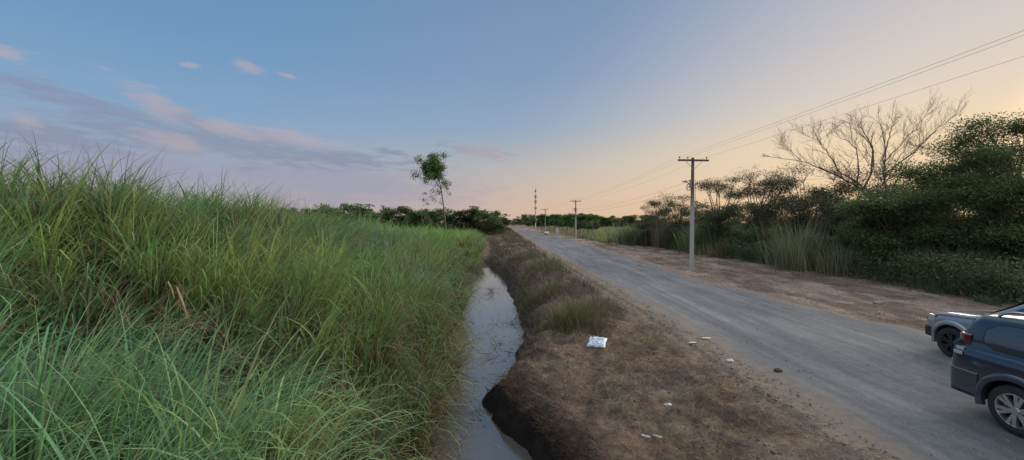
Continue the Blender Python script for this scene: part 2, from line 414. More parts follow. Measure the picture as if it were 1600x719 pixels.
def bank_brush():
    """dry grass and brush between ditch and road"""
    r = np.random.default_rng(12); parts = []
    # tangled brush mounds
    for (y0, y1, dens, wd, segs) in ((10.8, 20, 290, .011, 4), (20, 36, 150, .018, 4), (36, 75, 60, .036, 3), (75, 170, 14, .09, 3)):
        n = int((y1-y0)*9*dens); x = r.uniform(-4 if y0 < 70 else -9, 5, n); y = r.uniform(y0, y1, n)
        pn = fbm(x*.8+11, y*.45+2, 3)
        mask = (x > xR(y)+.05) & (x < roadL(y)-1.3+ (pn-.5)*1.5)
        mask &= r.random(n) < np.clip((pn-.34)*5, .12, 1)
        if y0 < 11: mask &= (y > 11.2 + .45*np.clip(x, 0, 4) + (pn-.5)*2.0)
        x = x[mask]; y = y[mask]; pn = pn[mask]; n = len(x)
        L = r.uniform(.2, .68, n)*(.6+pn); green = r.random(n) < np.clip((fbm(x*.7+50, y*.35, 3)-.54)*4+.04, .02, .45)
        c = np.array([(.155, .125, .10), (.10, .08, .066), (.20, .17, .13), (.075, .062, .052), (.15, .13, .105)])[r.integers(0, 5, n)]
        g = np.array([(.11, .13, .055), (.085, .11, .05), (.15, .155, .075)])[r.integers(0, 3, n)]
        c = np.where(green[:, None], g, c)*r.uniform(.75, 1.25, (n, 1))
        L = np.where(green, L*1.15, L)
        base = np.stack([x, y, height(x, y)-.02], 1)
        tilt = np.where(green, np.abs(r.normal(.3, .2, n)), r.uniform(.3, 1.25, n))
        parts.append(blades(base, L, r.uniform(0, 2*PI, n), tilt, r.normal(.7, .6, n), wd*r.uniform(.5, 1.3, n), segs, c*.8, c, r.normal(0, .8, n)))
    V, Q, cl = merge(parts)
    tag(link('dry_brush', np_mesh('dry_brush', V, Q, cl), M_dry), 'tangled grey brown dry brush on the strip between ditch and road', 'dry brush', kind='stuff')
    # mat of short dead grass on the bare strip
    parts = []
    n = 150000; x = r.uniform(-1, 5.3, n); y = 2.5 + 14*r.random(n)**1.25
    pn = fbm(x*1.6, y*1.6, 4)
    m = (x > xR(y)+bankw(y)*.45) & (x < roadL(y)-.35-.5*r.random(n)) & (r.random(n) < np.clip((pn-.36)*5, .05, 1))
    x = x[m]; y = y[m]; n = len(x)
    c = np.array([(.19, .135, .09), (.13, .09, .062), (.25, .19, .13), (.30, .245, .175), (.11, .085, .06)])[r.integers(0, 5, n)]*r.uniform(.7, 1.2, (n, 1))
    gr = (r.random(n) < np.clip((fbm(x*1.1+70, y*1.1, 2)-.58)*3, 0, .3))[:, None]; c = np.where(gr, np.array((.11, .12, .055)), c)
    base = np.stack([x, y, height(x, y)-.008], 1)
    long = r.random(n) < .14; c = np.where(long[:, None], c*1.25+.02, c)
    parts.append(blades(base, r.uniform(.04, .13, n)*np.where(long, 2.0, 1), r.uniform(0, 2*PI, n), r.uniform(.5, 1.45, n), r.normal(.3, .5, n), r.uniform(.004, .009, n), 2, c*.85, c, r.normal(0, .8, n)))
    # overhanging fringe on the lip of the dark cut bank
    n = 9000; y = r.uniform(4.5, 11.5, n); t = r.uniform(.35, 1.25, n); x = xR(y)+bankw(y)*t
    c = np.array([(.14, .09, .065), (.20, .15, .11), (.08, .06, .05)])[r.integers(0, 3, n)]*r.uniform(.7, 1.2, (n, 1))
    base = np.stack([x, y, height(x, y)-.01], 1)
    parts.append(blades(base, r.uniform(.08, .24, n), r.normal(PI, .9, n), r.uniform(.6, 1.3, n), r.uniform(.2, 1.4, n), r.uniform(.004, .009, n), 3, c*.8, c, r.normal(0, .6, n)))
    V, Q, cl = merge(parts)
    tag(link('dead_turf', np_mesh('dead_turf', V, Q, cl), M_dry), 'short reddish brown dead turf on the bare strip beside the cut ditch bank', 'dead turf', kind='stuff')
    # verge right of the road: sparse dry tufts and trampled stalks at the thicket's foot
    parts = []
    n = 26000; y = 10 + 60*r.random(n)**1.5; x = roadR(y) + .3 + r.random(n)*9.5
    pn = fbm(x*.9+90, y*.5, 4)
    m = (r.random(n) < np.clip((pn-.5)*5, .01, .8)) | (x > 19.6+ (pn-.5)*2) | ((x < roadR(y)+1.6) & (pn > .45))
    m &= ~((np.hypot(x-11.8, y-9) < 3.2))
    x = x[m]; y = y[m]; n = len(x)
    c = np.array([(.19, .145, .105), (.13, .095, .07), (.24, .195, .14), (.12, .115, .06)])[r.integers(0, 4, n)]*r.uniform(.7, 1.2, (n, 1))
    s = 1+ (y-10)/40
    foot = (x > 19.4)
    base = np.stack([x, y, height(x, y)-.01], 1)
    parts.append(blades(base, np.where(foot, r.uniform(.15, .6, n), r.uniform(.05, .16, n))*s**.3, r.uniform(0, 2*PI, n), r.uniform(.3, 1.4, n), r.normal(.4, .5, n), r.uniform(.008, .014, n)*s, 3, c*.85, c, r.normal(0, .8, n)))
    V, Q, cl = merge(parts)
    tag(link('verge_grass', np_mesh('verge_grass', V, Q, cl), M_dry), 'sparse dry tufts and trampled stalks on the dirt verge right of the road', 'dry grass', kind='stuff')
bank_brush()

def field_grass():
    r = np.random.default_rng(13); parts = []
    n = 42000; y = 66 + 150*r.random(n)**1.4; x = r.uniform(15, 60, n)
    m = (x > 14.8) & (x < 19+.36*y); x = x[m]; y = y[m]; n = len(x)
    pn = fbm(x*.15, y*.08, 3)
    c = np.where((r.random(n) < np.clip((pn-.4)*4, .1, .9))[:, None], np.array((.16, .25, .075)), np.array((.27, .25, .11)))*r.uniform(.7, 1.25, (n, 1))
    base = np.stack([x, y, height(x, y)-.02], 1)
    parts.append(blades(base, r.uniform(.5, 1.25, n)*(.5+pn), r.uniform(0, 2*PI, n), np.abs(r.normal(.25, .2, n)), np.abs(r.normal(.8, .4, n)), r.uniform(.06, .16, n), 3, c*.7, c))
    V, Q, cl = merge(parts)
    tag(link('field_grass', np_mesh('field_grass', V, Q, cl), M_grass), 'light green pasture grass of the field beyond the roadside fence', 'pasture grass', kind='stuff')
field_grass()

# gravel on the road edges and verge
def gravel():
    r = np.random.default_rng(14)
    t = (1+5**.5)/2
    ico = np.array([(-1, t, 0), (1, t, 0), (-1, -t, 0), (1, -t, 0), (0, -1, t), (0, 1, t), (0, -1, -t), (0, 1, -t), (t, 0, -1), (t, 0, 1), (-t, 0, -1), (-t, 0, 1)])/1.9
    fc = np.array([(0,11,5),(0,5,1),(0,1,7),(0,7,10),(0,10,11),(1,5,9),(5,11,4),(11,10,2),(10,7,6),(7,1,8),(3,9,4),(3,4,2),(3,2,6),(3,6,8),(3,8,9),(4,9,5),(2,4,11),(6,2,10),(8,6,7),(9,8,1)])
    n = 5200; y = 4 + 40*r.random(n)**1.7
    side = r.random(n)
    x = np.where(side < .55, roadL(y)-.1+r.normal(0, .35, n), np.where(side < .8, r.uniform(5.4, 12, n), roadR(y)+np.abs(r.normal(.5, 1.6, n))))
    k = (x > xR(y)+1); x = x[k]; y = y[k]; n = len(x)
    onroad = (x > roadL(y)) & (x < roadR(y))
    z = np.where(onroad, .03, height(x, y))
    s = np.where(onroad, r.uniform(.006, .018, n), r.uniform(.005, .02, n)) * (1+y/40)
    P = ico[None]*(r.uniform(.6, 1.25, (n, 12, 1)))*s[:, None, None]*np.array((1, 1, .6)) + np.stack([x, y, z], 1)[:, None]
    Q = (fc[None]+(np.arange(n)*12)[:, None, None]).reshape(-1, 3)
    c = (np.array([(.28, .26, .24), (.18, .17, .16), (.34, .29, .24), (.12, .11, .11)])[r.integers(0, 4, n)])
    tag(link('gravel', np_mesh('gravel', P.reshape(-1, 3), Q, np.repeat(c, 12, 0)), M_dry), 'loose grey and tan gravel scattered along both road edges', 'gravel', kind='stuff')
gravel()

def clods():
    r = np.random.default_rng(16); t = (1+5**.5)/2
    ico = np.array([(-1, t, 0), (1, t, 0), (-1, -t, 0), (1, -t, 0), (0, -1, t), (0, 1, t), (0, -1, -t), (0, 1, -t), (t, 0, -1), (t, 0, 1), (-t, 0, -1), (-t, 0, 1)])/1.9
    fc = np.array([(0,11,5),(0,5,1),(0,1,7),(0,7,10),(0,10,11),(1,5,9),(5,11,4),(11,10,2),(10,7,6),(7,1,8),(3,9,4),(3,4,2),(3,2,6),(3,6,8),(3,8,9),(4,9,5),(2,4,11),(6,2,10),(8,6,7),(9,8,1)])
    n = 6500; y = 3.5+11*r.random(n)**1.2; x = xR(y)+.1+(roadL(y)-xR(y)-.3)*r.random(n)**1.5
    k = fbm(x*1.3+5, y*1.3, 3) > .42; x = x[k]; y = y[k]; n = len(x); z = height(x, y)
    sz = .008+.03*r.random(n)**3
    P = ico[None]*r.uniform(.55, 1.3, (n, 12, 1))*sz[:, None, None]*np.array((1, 1, .6)) + np.stack([x, y, z], 1)[:, None]
    Q = (fc[None]+(np.arange(n)*12)[:, None, None]).reshape(-1, 3)
    c = np.array([(.15, .11, .085), (.10, .075, .06), (.20, .16, .125)])[r.integers(0, 3, n)]; c = np.where((z < -.3)[:, None], c*.25, c)
    tag(link('soil_clods', np_mesh('soil_clods', P.reshape(-1, 3), Q, np.repeat(c, 12, 0)), M_dry), 'brown soil clods scattered over the bare strip and the cut bank', 'soil clods', kind='stuff')
clods()

# ------------------------------------------------------------------ tubes and trees
class Tubes:
    def __init__(s, k=6): s.V = []; s.Q = []; s.n = 0; s.k = k
    def add(s, pts, rad, k=None, closed_end=True):
        k = s.k; pts = np.asarray(pts, float); m = len(pts)
        d = np.gradient(pts, axis=0); d /= np.linalg.norm(d, axis=1)[:, None]+1e-9
        up = np.array((0, 0, 1.0)) if abs(d[0][2]) < .9 else np.array((1.0, 0, 0))
        u = np.cross(d, up); u /= np.linalg.norm(u, axis=1)[:, None]+1e-9; v = np.cross(d, u)
        a = np.arange(k)*2*PI/k
        ring = (u[:, None]*np.cos(a)[None, :, None] + v[:, None]*np.sin(a)[None, :, None])*np.asarray(rad, float)[:, None, None] + pts[:, None]
        s.V.append(ring.reshape(-1, 3))
        for i in range(m-1):
            b = s.n+i*k
            for j in range(k): s.Q.append((b+j, b+(j+1) % k, b+k+(j+1) % k, b+k+j))
        s.n += m*k
    def mesh(s, name):
        return np_mesh(name, np.concatenate(s.V), np.array(s.Q), None, True)

def leaves(r, P, D, length, width, cols, flat=.5):
    """rhombus leaves at P pointing D; folded a little along the midrib"""
    n = len(P)
    D = D/np.linalg.norm(D, axis=1)[:, None]
    N = r.normal(0, 1, (n, 3)); N[:, 2] = np.abs(N[:, 2])+flat*2
    S = np.cross(D, N); S /= np.linalg.norm(S, axis=1)[:, None]+1e-9
    L = length[:, None]; W = width[:, None]
    V = np.stack([P, P+D*L*.45+S*W*.5, P+D*L, P+D*L*.45-S*W*.5], 1).reshape(-1, 3)
    Q = (np.arange(n)*4)[:, None]+np.arange(4)[None]
    return V, Q, np.repeat(cols, 4, 0)

M_bark = plain('bark', (.115, .085, .065), .9, var=.35, scale=6, bump=.4)
M_deadbark = plain('dead_bark', (.15, .12, .10), .9, var=.4, scale=4, bump=.5)
M_barkpale = plain('pale_bark', (.21, .175, .145), .9, var=.3, scale=5, bump=.4)

def leafy(seed, Ht, R, nleaf, ll, lw, pal, base=.25, flatz=.6, lobes=16, loosen=.25, trunk_r=.16, down=0.0, lobe_r=(.25, .42), topopen=0.0):
    """returns (trunk mesh, crown mesh). crown between base*Ht and Ht, half-width R."""
    r = np.random.default_rng(seed)
    tb = Tubes(6)
    zc0 = Ht*base; hc = (Ht-zc0)/2
    cs = []
    for i in range(lobes):
        a = i*2.399+r.uniform(-.4, .4); q = math.sqrt((i+.5)/lobes)*r.uniform(.75, 1.05)
        zz = r.uniform(-.85, .85)
        rr = R*q*math.sqrt(max(.1, 1-.75*zz*zz)) * .85
        cs.append((rr*math.cos(a), rr*math.sin(a), zc0+hc+zz*hc*.85))
    cs = np.array(cs); lr = r.uniform(*lobe_r, lobes)*R
    # trunk
    th = zc0+hc*.7; lean = r.normal(0, .06, 2)*Ht
    tp = np.array([(lean[0]*t*t, lean[1]*t*t, th*t) for t in np.linspace(0, 1, 7)]); tp[:, :2] += r.normal(0, .03, (7, 2))*np.linspace(0, 1, 7)[:, None]
    tb.add(tp, trunk_r*np.linspace(1.15, .45, 7))
    for c_, l_ in zip(cs, lr):
        t0 = r.uniform(.35, .95); p0 = tp[int(t0*6)]
        mid = (p0+c_)/2 + r.normal(0, .12, 3)*R; mid[2] += .1*hc
        bz = [(1-t)**2*p0+2*t*(1-t)*mid+t*t*c_ for t in np.linspace(0, 1, 6)]
        tb.add(bz, trunk_r*.38*np.linspace(1, .25, 6))
        for k in range(4):
            d = r.normal(0, 1, 3); d[2] = abs(d[2])*.5; e = c_+d/np.linalg.norm(d)*l_*1.05
            m2 = (np.array(bz[4])+e)/2+r.normal(0, .05, 3)
            tb.add([bz[4], m2, e], trunk_r*np.array([.12, .07, .02]))
    # leaves: sub-clumps inside each lobe
    nsub = lobes*9
    li = r.integers(0, lobes, nsub); d = r.normal(0, 1, (nsub, 3)); d /= np.linalg.norm(d, axis=1)[:, None]
    sc = cs[li] + d*(lr[li]*r.uniform(.35, 1.05, nsub))[:, None]*np.array((1, 1, flatz))
    sr = r.uniform(.10, .2, nsub)*R
    si = r.integers(0, nsub, nleaf)
    dd = r.normal(0, 1, (nleaf, 3)); dd /= np.linalg.norm(dd, axis=1)[:, None]
    P = sc[si] + dd*(sr[si]*r.random(nleaf)**.45*(1+loosen*r.random(nleaf)))[:, None]*np.array((1.25, 1.25, .65))
    P = P[P[:, 2] > .08]; nleaf = len(P)
    if topopen:
        keep = r.random(nleaf) > topopen*sstep(Ht*.55, Ht*.95, P[:, 2]); P = P[keep]; nleaf = len(P)
    out = P - np.array((0, 0, zc0+hc)); out /= np.linalg.norm(out, axis=1)[:, None]+1e-6
    D = out*.6 + r.normal(0, .55, (nleaf, 3)); D[:, 2] = D[:, 2]*.6 - down
    pal = np.array(pal); pc = pal[r.integers(0, len(pal), nsub)][si[:nleaf] if False else r.integers(0, nsub, nleaf)]
    pc = pc*r.uniform(.65, 1.35, (nleaf, 1))
    V, Q, cl = leaves(r, P, D, ll*r.uniform(.6, 1.3, nleaf), lw*r.uniform(.6, 1.3, nleaf), pc)
    return tb.mesh('trunk'), np_mesh('crown', V, Q, cl)

DARK = [(.075, .120, .040), (.088, .138, .045), (.062, .100, .040), (.115, .145, .055)]
MIDG = [(.092, .140, .055), (.11, .155, .06), (.075, .115, .05), (.12, .155, .07)]
OLIVE = [(.060, .085, .035), (.045, .070, .030), (.085, .095, .045)]
BROWNG = [(.080, .078, .042), (.062, .085, .040), (.10, .082, .048), (.052, .080, .036)]
FRESH = [(.080, .155, .05), (.10, .175, .06), (.065, .13, .045)]

_ntree = {}
def plant(name, meshes, loc, rz, sc, label, cat, group=None, bark=None):
    o = empty(name, loc, rz); o.scale = sc if isinstance(sc, (tuple, list)) else (sc, sc, sc)
    tm, cm = meshes
    for nm, me, mt in (('trunk', tm, bark or M_bark), ('crown', cm, M_leaf)):
        if not me.materials: me.materials.append(mt)
        c = bpy.data.objects.new(nm, me); C.objects.link(c); c.parent = o
    tag(o, label, cat, group); return o
def gz(x, y): return float(height(x, y))

# near thicket right of the verge: tall spreading trees
near_specs = [  # px (photo column), Y, height, radius, palette, label
    (1610, 20.0, 7.9, 3.6, DARK, 'tall dark spreading tree above the parked cars at the right edge of the thicket'),
    (1545, 24.0, 9.9, 3.9, DARK, 'dark tree with drooping leafy sprays between the bare tree and the right edge'),
    (1455, 27.0, 7.9, 3.3, DARK, 'dark rounded tree directly in front and right of the tall leafless tree'),
    (1330, 31.0, 8.3, 3.6, BROWNG, 'sparse brownish tree below the left limbs of the tall leafless tree'),
    (1262, 34.0, 9.0, 3.3, BROWNG, 'thin-topped olive brown tree left of the leafless tree trunk'),
    (1195, 37.5, 9.8, 3.2, BROWNG, 'open-crowned tree with sky showing through, right of the near utility pole'),
    (1125, 42.0, 9.0, 3.0, OLIVE, 'bushy olive tree directly behind the near utility pole'),
    (1060, 50.0, 8.0, 3.3, BROWNG, 'dark low tree just left of the near utility pole'),
    (1022, 56.0, 7.4, 2.6, BROWNG, 'ragged thin tree ending the thicket at its far left'),
    (1395, 24.5, 5.6, 3.0, DARK, 'dense dark tree at the foot of the tall leafless tree'),
]
for i, (px, Y, Ht, R, pal, lab) in enumerate(near_specs):
    X = (px-800)/F*Y
    dense = pal is DARK
    m = leafy(100+i, Ht, R, 44000 if dense else 19000, .165 if dense else .17, .062 if dense else .066, pal, base=.10, flatz=.38, lobes=26, loosen=.7,
              trunk_r=.15, down=.15, lobe_r=(.2, .34), topopen=.55 if dense else .72)
    plant('thicket_tree', m, (X, Y, gz(X, Y)-.05), 0, 1, lab, 'tree', 'trees of the thicket right of the road')
# rear row that closes the thicket
rear = [(1580, 31), (1490, 35), (1420, 39), (1350, 42), (1290, 46), (1215, 50), (1150, 56), (1095, 62)]
rm = [leafy(140+i, 7.0, 3.6, 12000, .26, .12, DARK if i == 0 else BROWNG, base=.05, flatz=.55, lobes=22, loosen=.4, trunk_r=.16, down=.1, topopen=.45) for i in range(2)]
rear_labels = ['rearmost dark tree seen through the right-edge trees', 'dark tree in the back row right of the leafless tree', 'back-row tree directly behind the leafless tree trunk',
               'back-row tree below the spreading left limbs of the leafless tree', 'back-row tree under the left limb tips of the leafless tree', 'brownish back-row tree midway between leafless tree and near pole',
               'back-row tree seen just right of the near utility pole', 'back-row tree seen just behind and around the near utility pole']
for i, ((px, Y), lab) in enumerate(zip(rear, rear_labels)):
    X = (px-800)/F*Y
    plant('back_row_tree', rm[(i % 2) if i > 2 else 0], (X, Y, gz(X, Y)), i*1.3, (.95+.05*(i % 3), 1, .9+.06*((i*2) % 3)) if i > 2 else (1.1, 1.1, 1.1), lab, 'tree', 'back row trees of the thicket')

# shrubs at the thicket's foot
sh = [leafy(160+i, 3.0, 2.0, 11000, .15, .065, [MIDG, MIDG, OLIVE][i], base=.0, flatz=.75, lobes=18, loosen=.4, trunk_r=.06, down=.1, lobe_r=(.28, .42)) for i in range(3)]
shs = [(1640, 18.6, 1.15), (1575, 20.3, 1.15), (1512, 21.8, 1.1), (1450, 23.0, 1.1), (1385, 24.4, 1.05), (1335, 26.6, 1.1), (1285, 28.5, 1.05), (1240, 31.5, 1.0), (1195, 35, 1.05), (1150, 39, 1.0), (1092, 47, 1.1), (1060, 52, 1.1), (1040, 58, 1.15), (1610, 24.5, 1.5), (1480, 27.5, 1.5), (1350, 32, 1.4), (1230, 39, 1.3), (1130, 48, 1.2)]
shl = ['shrub at the far right edge behind the silver car', 'low dark shrub just behind the windscreen of the silver car', 'dark shrub on the verge left of the two cars', 'dark shrub below the drooping-leaf tree',
       'dark shrub below the leafless tree trunk', 'dark shrub left of the leafless tree base', 'dark shrub behind the tall pale cane stalks', 'shrub left of the pale cane stalks', 'shrub right of the bright green cane clump', 'shrub touching the bright green cane clump',
       'shrub just right of the pale reed stand', 'shrub behind the pale reed stand', 'farthest shrub at the left end of the thicket', 'big shrub filling behind the right-edge shrubs', 'big shrub filling below the drooping-leaf tree', 'big shrub filling left of the leafless tree',
       'big shrub filling right of the near utility pole', 'big shrub filling behind the near utility pole']
for i, ((px, Y, s), lab) in enumerate(zip(shs, shl)):
    X = (px-800)/F*Y + .5
    plant('shrub', sh[i % 2 if px > 1200 else 2 if i % 2 else 0], (X, Y, gz(X, Y)-.1), i*2.1, (s, s, s*(.85+.1*(i % 3))), lab, 'shrub', 'shrubs at the foot of the thicket')

# ragged green undergrowth spilling onto the verge
def undergrowth():
    r = np.random.default_rng(15); parts = []
    n = 46000; y = 13.5 + 50*r.random(n)**1.35; x = 19.9 + np.abs(r.normal(0, 1.1, n)) + (fbm(y*.5, y*0+3, 3)-.5)*1.6
    pn = fbm(x*.7+20, y*.45, 3); keep = r.random(n) < np.clip((pn-.30)*5, .05, 1); x = x[keep]; y = y[keep]; pn = pn[keep]; n = len(x)
    c = np.array([(.085, .155, .07), (.11, .18, .085), (.14, .20, .10), (.07, .125, .06)])[r.integers(0, 4, n)]*r.uniform(.7, 1.25, (n, 1))
    isd = (r.random(n) < .18)[:, None]; c = np.where(isd, pick(r, DEAD, n)*1.1, c)
    d = np.clip((x-19.6)/2, .25, 1)
    base = np.stack([x, y, height(x, y)-.05], 1)
    parts.append(blades(base, r.uniform(.5, 2.1, n)*d*(.5+pn), r.normal(PI, 1.2, n), np.abs(r.normal(.3, .25, n)), np.abs(r.normal(1.3, .6, n)), r.uniform(.012, .026, n)*(1+(y-14)/45), 5, c*.85, c, r.normal(0, .7, n)))
    n = 30000; y = 13.5 + 50*r.random(n)**1.35; x = 20.3 + np.abs(r.normal(0, .9, n)); z = height(x, y) + r.random(n)**1.4*1.7*np.clip((x-19.6), .1, 1)
    c = np.array(MIDG)[r.integers(0, 4, n)]*r.uniform(.8, 1.4, (n, 1)); D = r.normal(0, 1, (n, 3)); D[:, 0] -= .6
    V, Q, cl = leaves(r, np.stack([x, y, z], 1), D, r.uniform(.08, .2, n), r.uniform(.04, .09, n), c)
    parts.append((V, Q, cl)); V, Q, cl = merge(parts)
    tag(link('undergrowth', np_mesh('undergrowth', V, Q, cl), M_grass), 'ragged green undergrowth along the foot of the right thicket', 'undergrowth', kind='stuff')
undergrowth()
# cane clumps
def cane(name, px, Y, n, Lr, spread, pal, label, arch=.5, seed=0, dead=.25, width=.03):
    r = np.random.default_rng(seed)
    X = (px-800)/F*Y; bx = r.normal(0, spread[0], n); by = r.normal(0, spread[1], n)
    wz = height(bx+X, by+Y)-gz(X, Y)-.05
    pal = np.array(pal); c = pal[r.integers(0, len(pal), n)]*r.uniform(.75, 1.25, (n, 1))
    cd = pick(r, DEAD, n)*1.1; isd = (r.random(n) < dead)[:, None]; c = np.where(isd, cd, c)
    V, Q, cl = blades(np.stack([bx, by, wz], 1), r.uniform(*Lr, n), np.arctan2(by, bx)+r.normal(0, .8, n), np.abs(r.normal(.14, .12, n)), np.abs(r.normal(arch*2, arch, n)), width*r.uniform(.5, 1.3, n), 5, c*.8+np.array((.03, .025, .01)), c, r.normal(0, .7, n))
    o = link(name, np_mesh(name, V, Q, cl), M_grass); o.location = (X, Y, gz(X, Y))
    tag(o, label, 'cane grass', 'cane grass clumps along the right verge')
CG = [(.11, .19, .07), (.085, .16, .06), (.13, .2, .09)]
CP = [(.19, .24, .14), (.13, .20, .10), (.22, .25, .15)]
cane('cane_clump', 1012, 60, 2600, (1.8, 4.2), (2.3, 1.6), [(.10, .14, .075), (.08, .12, .06)], 'grey-green cane stand, leftmost clump on the verge beyond the near pole', .35, 1, .2, .05)
cane('cane_clump', 1040, 53.5, 420, (3.0, 4.6), (.8, .6), [(.2, .21, .15), (.16, .18, .12)], 'pale upright reed stalks beside the grey-green cane stand', .12, 2, .35, .04)
cane('cane_clump', 1122, 43.5, 3000, (2.2, 3.9), (1.5, 1.1), CG, 'bright green bushy cane clump right of the near utility pole', .5, 3, .08, .045)
cane('cane_clump', 1135, 39.0, 700, (.8, 2.0), (1.2, .6), CP, 'brown broken cane at the foot of the bright green clump', .6, 4, .75, .03)
cane('cane_clump', 1243, 28.0, 480, (2.2, 4.3), (.9, .5), CP, 'tall pale cane stalks fanning up in front of the dark thicket', .22, 5, .3, .028)
cane('cane_clump', 1320, 25.0, 420, (1.4, 3.1), (1.1, .5), CP, 'leaning pale cane stems right of the tall pale stalks', .5, 6, .4, .024)
cane('cane_clump', 1490, 20.6, 900, (1.4, 2.7), (.9, .5), [(.085, .14, .06), (.10, .15, .075)], 'arching green cane clump on the verge just left of the silver car', .75, 7, .15, .02)
cane('cane_clump', 1570, 19.0, 700, (1.0, 2.3), (.9, .5), [(.07, .12, .06), (.09, .13, .07)], 'low green cane clump behind the roof of the silver car', .75, 8, .2, .02)

# ------------------------------------------------------------------ the tall bare tree
def bare_tree():
    Y0 = 33.0; bx = (1396-800)/F*Y0; root = empty('bare_tree', (bx, Y0, gz(bx, Y0)-.1)); root.scale = (.87, .9, .90)
    g0 = gz(bx, Y0)-.1
    def W(px, py, dy=0.0): return np.array(((px-800)/F*Y0-bx, dy, H+(348-py)/F*Y0-g0))
    tb = Tubes(6); tw = Tubes(3)
    r = np.random.default_rng(21)
    def smooth(pts, n=14):
        pts = np.array(pts); m = len(pts); t = np.linspace(0, m-1, n)
        q = np.stack([np.interp(t, np.arange(m), pts[:, k]) for k in range(3)], 1)
        for _ in range(2): q[1:-1] = (q[:-2]+2*q[1:-1]+q[2:])/4
        q[1:-1] += r.normal(0, .05, (n-2, 3)); return q
    limbs = [
        ([W(1396, 470), W(1394, 400), W(1390, 330)], .30, .24),
        ([W(1390, 332), W(1365, 305, .3), W(1345, 275, .8), W(1325, 262, 1.2), W(1290, 240, 1.8), W(1262, 225, 2.4), W(1215, 218, 3)], .20, .03),
        ([W(1390, 335), W(1358, 300, -.4), W(1330, 285, -.9), W(1290, 262, -1.4), W(1240, 252, -2), W(1200, 248, -2.4)], .17, .02),
        ([W(1350, 285, .5), W(1358, 240, -.2), W(1340, 205, -.9), W(1320, 185, -1.3), W(1290, 172, -2)], .14, .02),
        ([W(1357, 245, -.2), W(1372, 205, .8), W(1362, 180, 1.5), W(1350, 160, 2)], .09, .015),
        ([W(1390, 332), W(1386, 290, 0), W(1383, 255, .2), W(1386, 220, .4), W(1390, 185, .6), W(1385, 152, .9)], .19, .02),
        ([W(1383, 258, .2), W(1412, 225, -.8), W(1428, 200, -1.5), W(1442, 180, -2), W(1458, 162, -2.6)], .12, .015),
        ([W(1386, 235, .3), W(1410, 190, 1.2), W(1432, 165, 2), W(1452, 148, 2.6)], .10, .015),
        ([W(1385, 270, .1), W(1420, 238, 1.2), W(1444, 214, 1.6), W(1462, 194, 2.2)], .09, .012),
        ([W(1325, 262, 1.2), W(1300, 215, 1.4), W(1275, 195, 1.0), W(1240, 185, .4)], .08, .015),
        ([W(1330, 285, -.9), W(1300, 290, -2.2), W(1262, 285, -3.2), W(1225, 262, -4)], .08, .015),
        ([W(1388, 300), W(1372, 270, -1.5), W(1375, 235, -2.8), W(1385, 200, -3.6)], .09, .015),
        ([W(1388, 300), W(1405, 262, 1.8), W(1400, 220, 3.2), W(1395, 190, 4)], .09, .015),
        ([W(1300, 215, 1.4), W(1290, 190, 1.8), W(1300, 168, 2.4)], .05, .012),
        ([W(1385, 290, .1), W(1425, 270, -.6), W(1462, 238, -1.4), W(1480, 215, -2)], .07, .012),
        ([W(1386, 235, .3), W(1400, 205, -.6), W(1412, 178, -1.4), W(1420, 155, -2)], .08, .012),
        ([W(1412, 225, -.8), W(1436, 214, .2), W(1462, 206, 1.2), W(1480, 198, 1.8)], .07, .010),
        ([W(1345, 275, .8), W(1318, 238, -1), W(1284, 210, -2.2), W(1238, 203, -3.2)], .10, .012),
        ([W(1262, 225, 2.4), W(1235, 212, 1.6), W(1210, 200, 1.0)], .05, .010),
    ]
    def branch(p, d, L, rad, dep):
        n = 5; pts = [p]; q = p.copy(); dd = d.copy()
        for i in range(n):
            dd = dd + r.normal(0, .10, 3); dd[2] += .035; dd /= np.linalg.norm(dd); q = q+dd*L/n; pts.append(q.copy())
        tw.add(pts, np.linspace(rad, rad*.5, n+1))
        if dep > 0:
            sgn = 1 if r.random() < .5 else -1
            for i in range(1, n+1):
                if dep == 1 and r.random() < .3: continue
                perp = np.cross(dd, r.normal(0, 1, 3)); perp /= np.linalg.norm(perp)
                nd = dd+perp*r.uniform(.45, .85)+np.array((0, 0, .12)); nd /= np.linalg.norm(nd)
                branch(pts[i], nd, L*r.uniform(.42, .66), rad*.62, dep-1)
    for pts, r0, r1 in limbs:
        q = smooth(pts); rr = (np.linspace(1, 0, len(q))**1.2*(r0-r1)+r1)*.68
        tb.add(q, rr)
        if r0 > .25: continue
        for i in range(4, len(q)-1):
            d = q[i]-q[i-1]; d /= np.linalg.norm(d); perp = np.cross(d, r.normal(0, 1, 3)); perp /= np.linalg.norm(perp)
            nd = d+perp*r.uniform(.5, .9)+np.array((0, 0, .25)); nd /= np.linalg.norm(nd)
            branch(q[i], nd, r.uniform(1.3, 2.6)*(1-.4*i/len(q)), max(.014, rr[i]*.42), 2)
        branch(q[-1], (q[-1]-q[-2])/np.linalg.norm(q[-1]-q[-2]), 0.7, r1, 2)
    link('trunk', tb.mesh('trunk'), M_deadbark, root); link('twigs', tw.mesh('twigs'), M_bark, root)
    tag(root, 'tall leafless tree with wide bare spreading limbs above the right thicket', 'bare tree')
bare_tree()

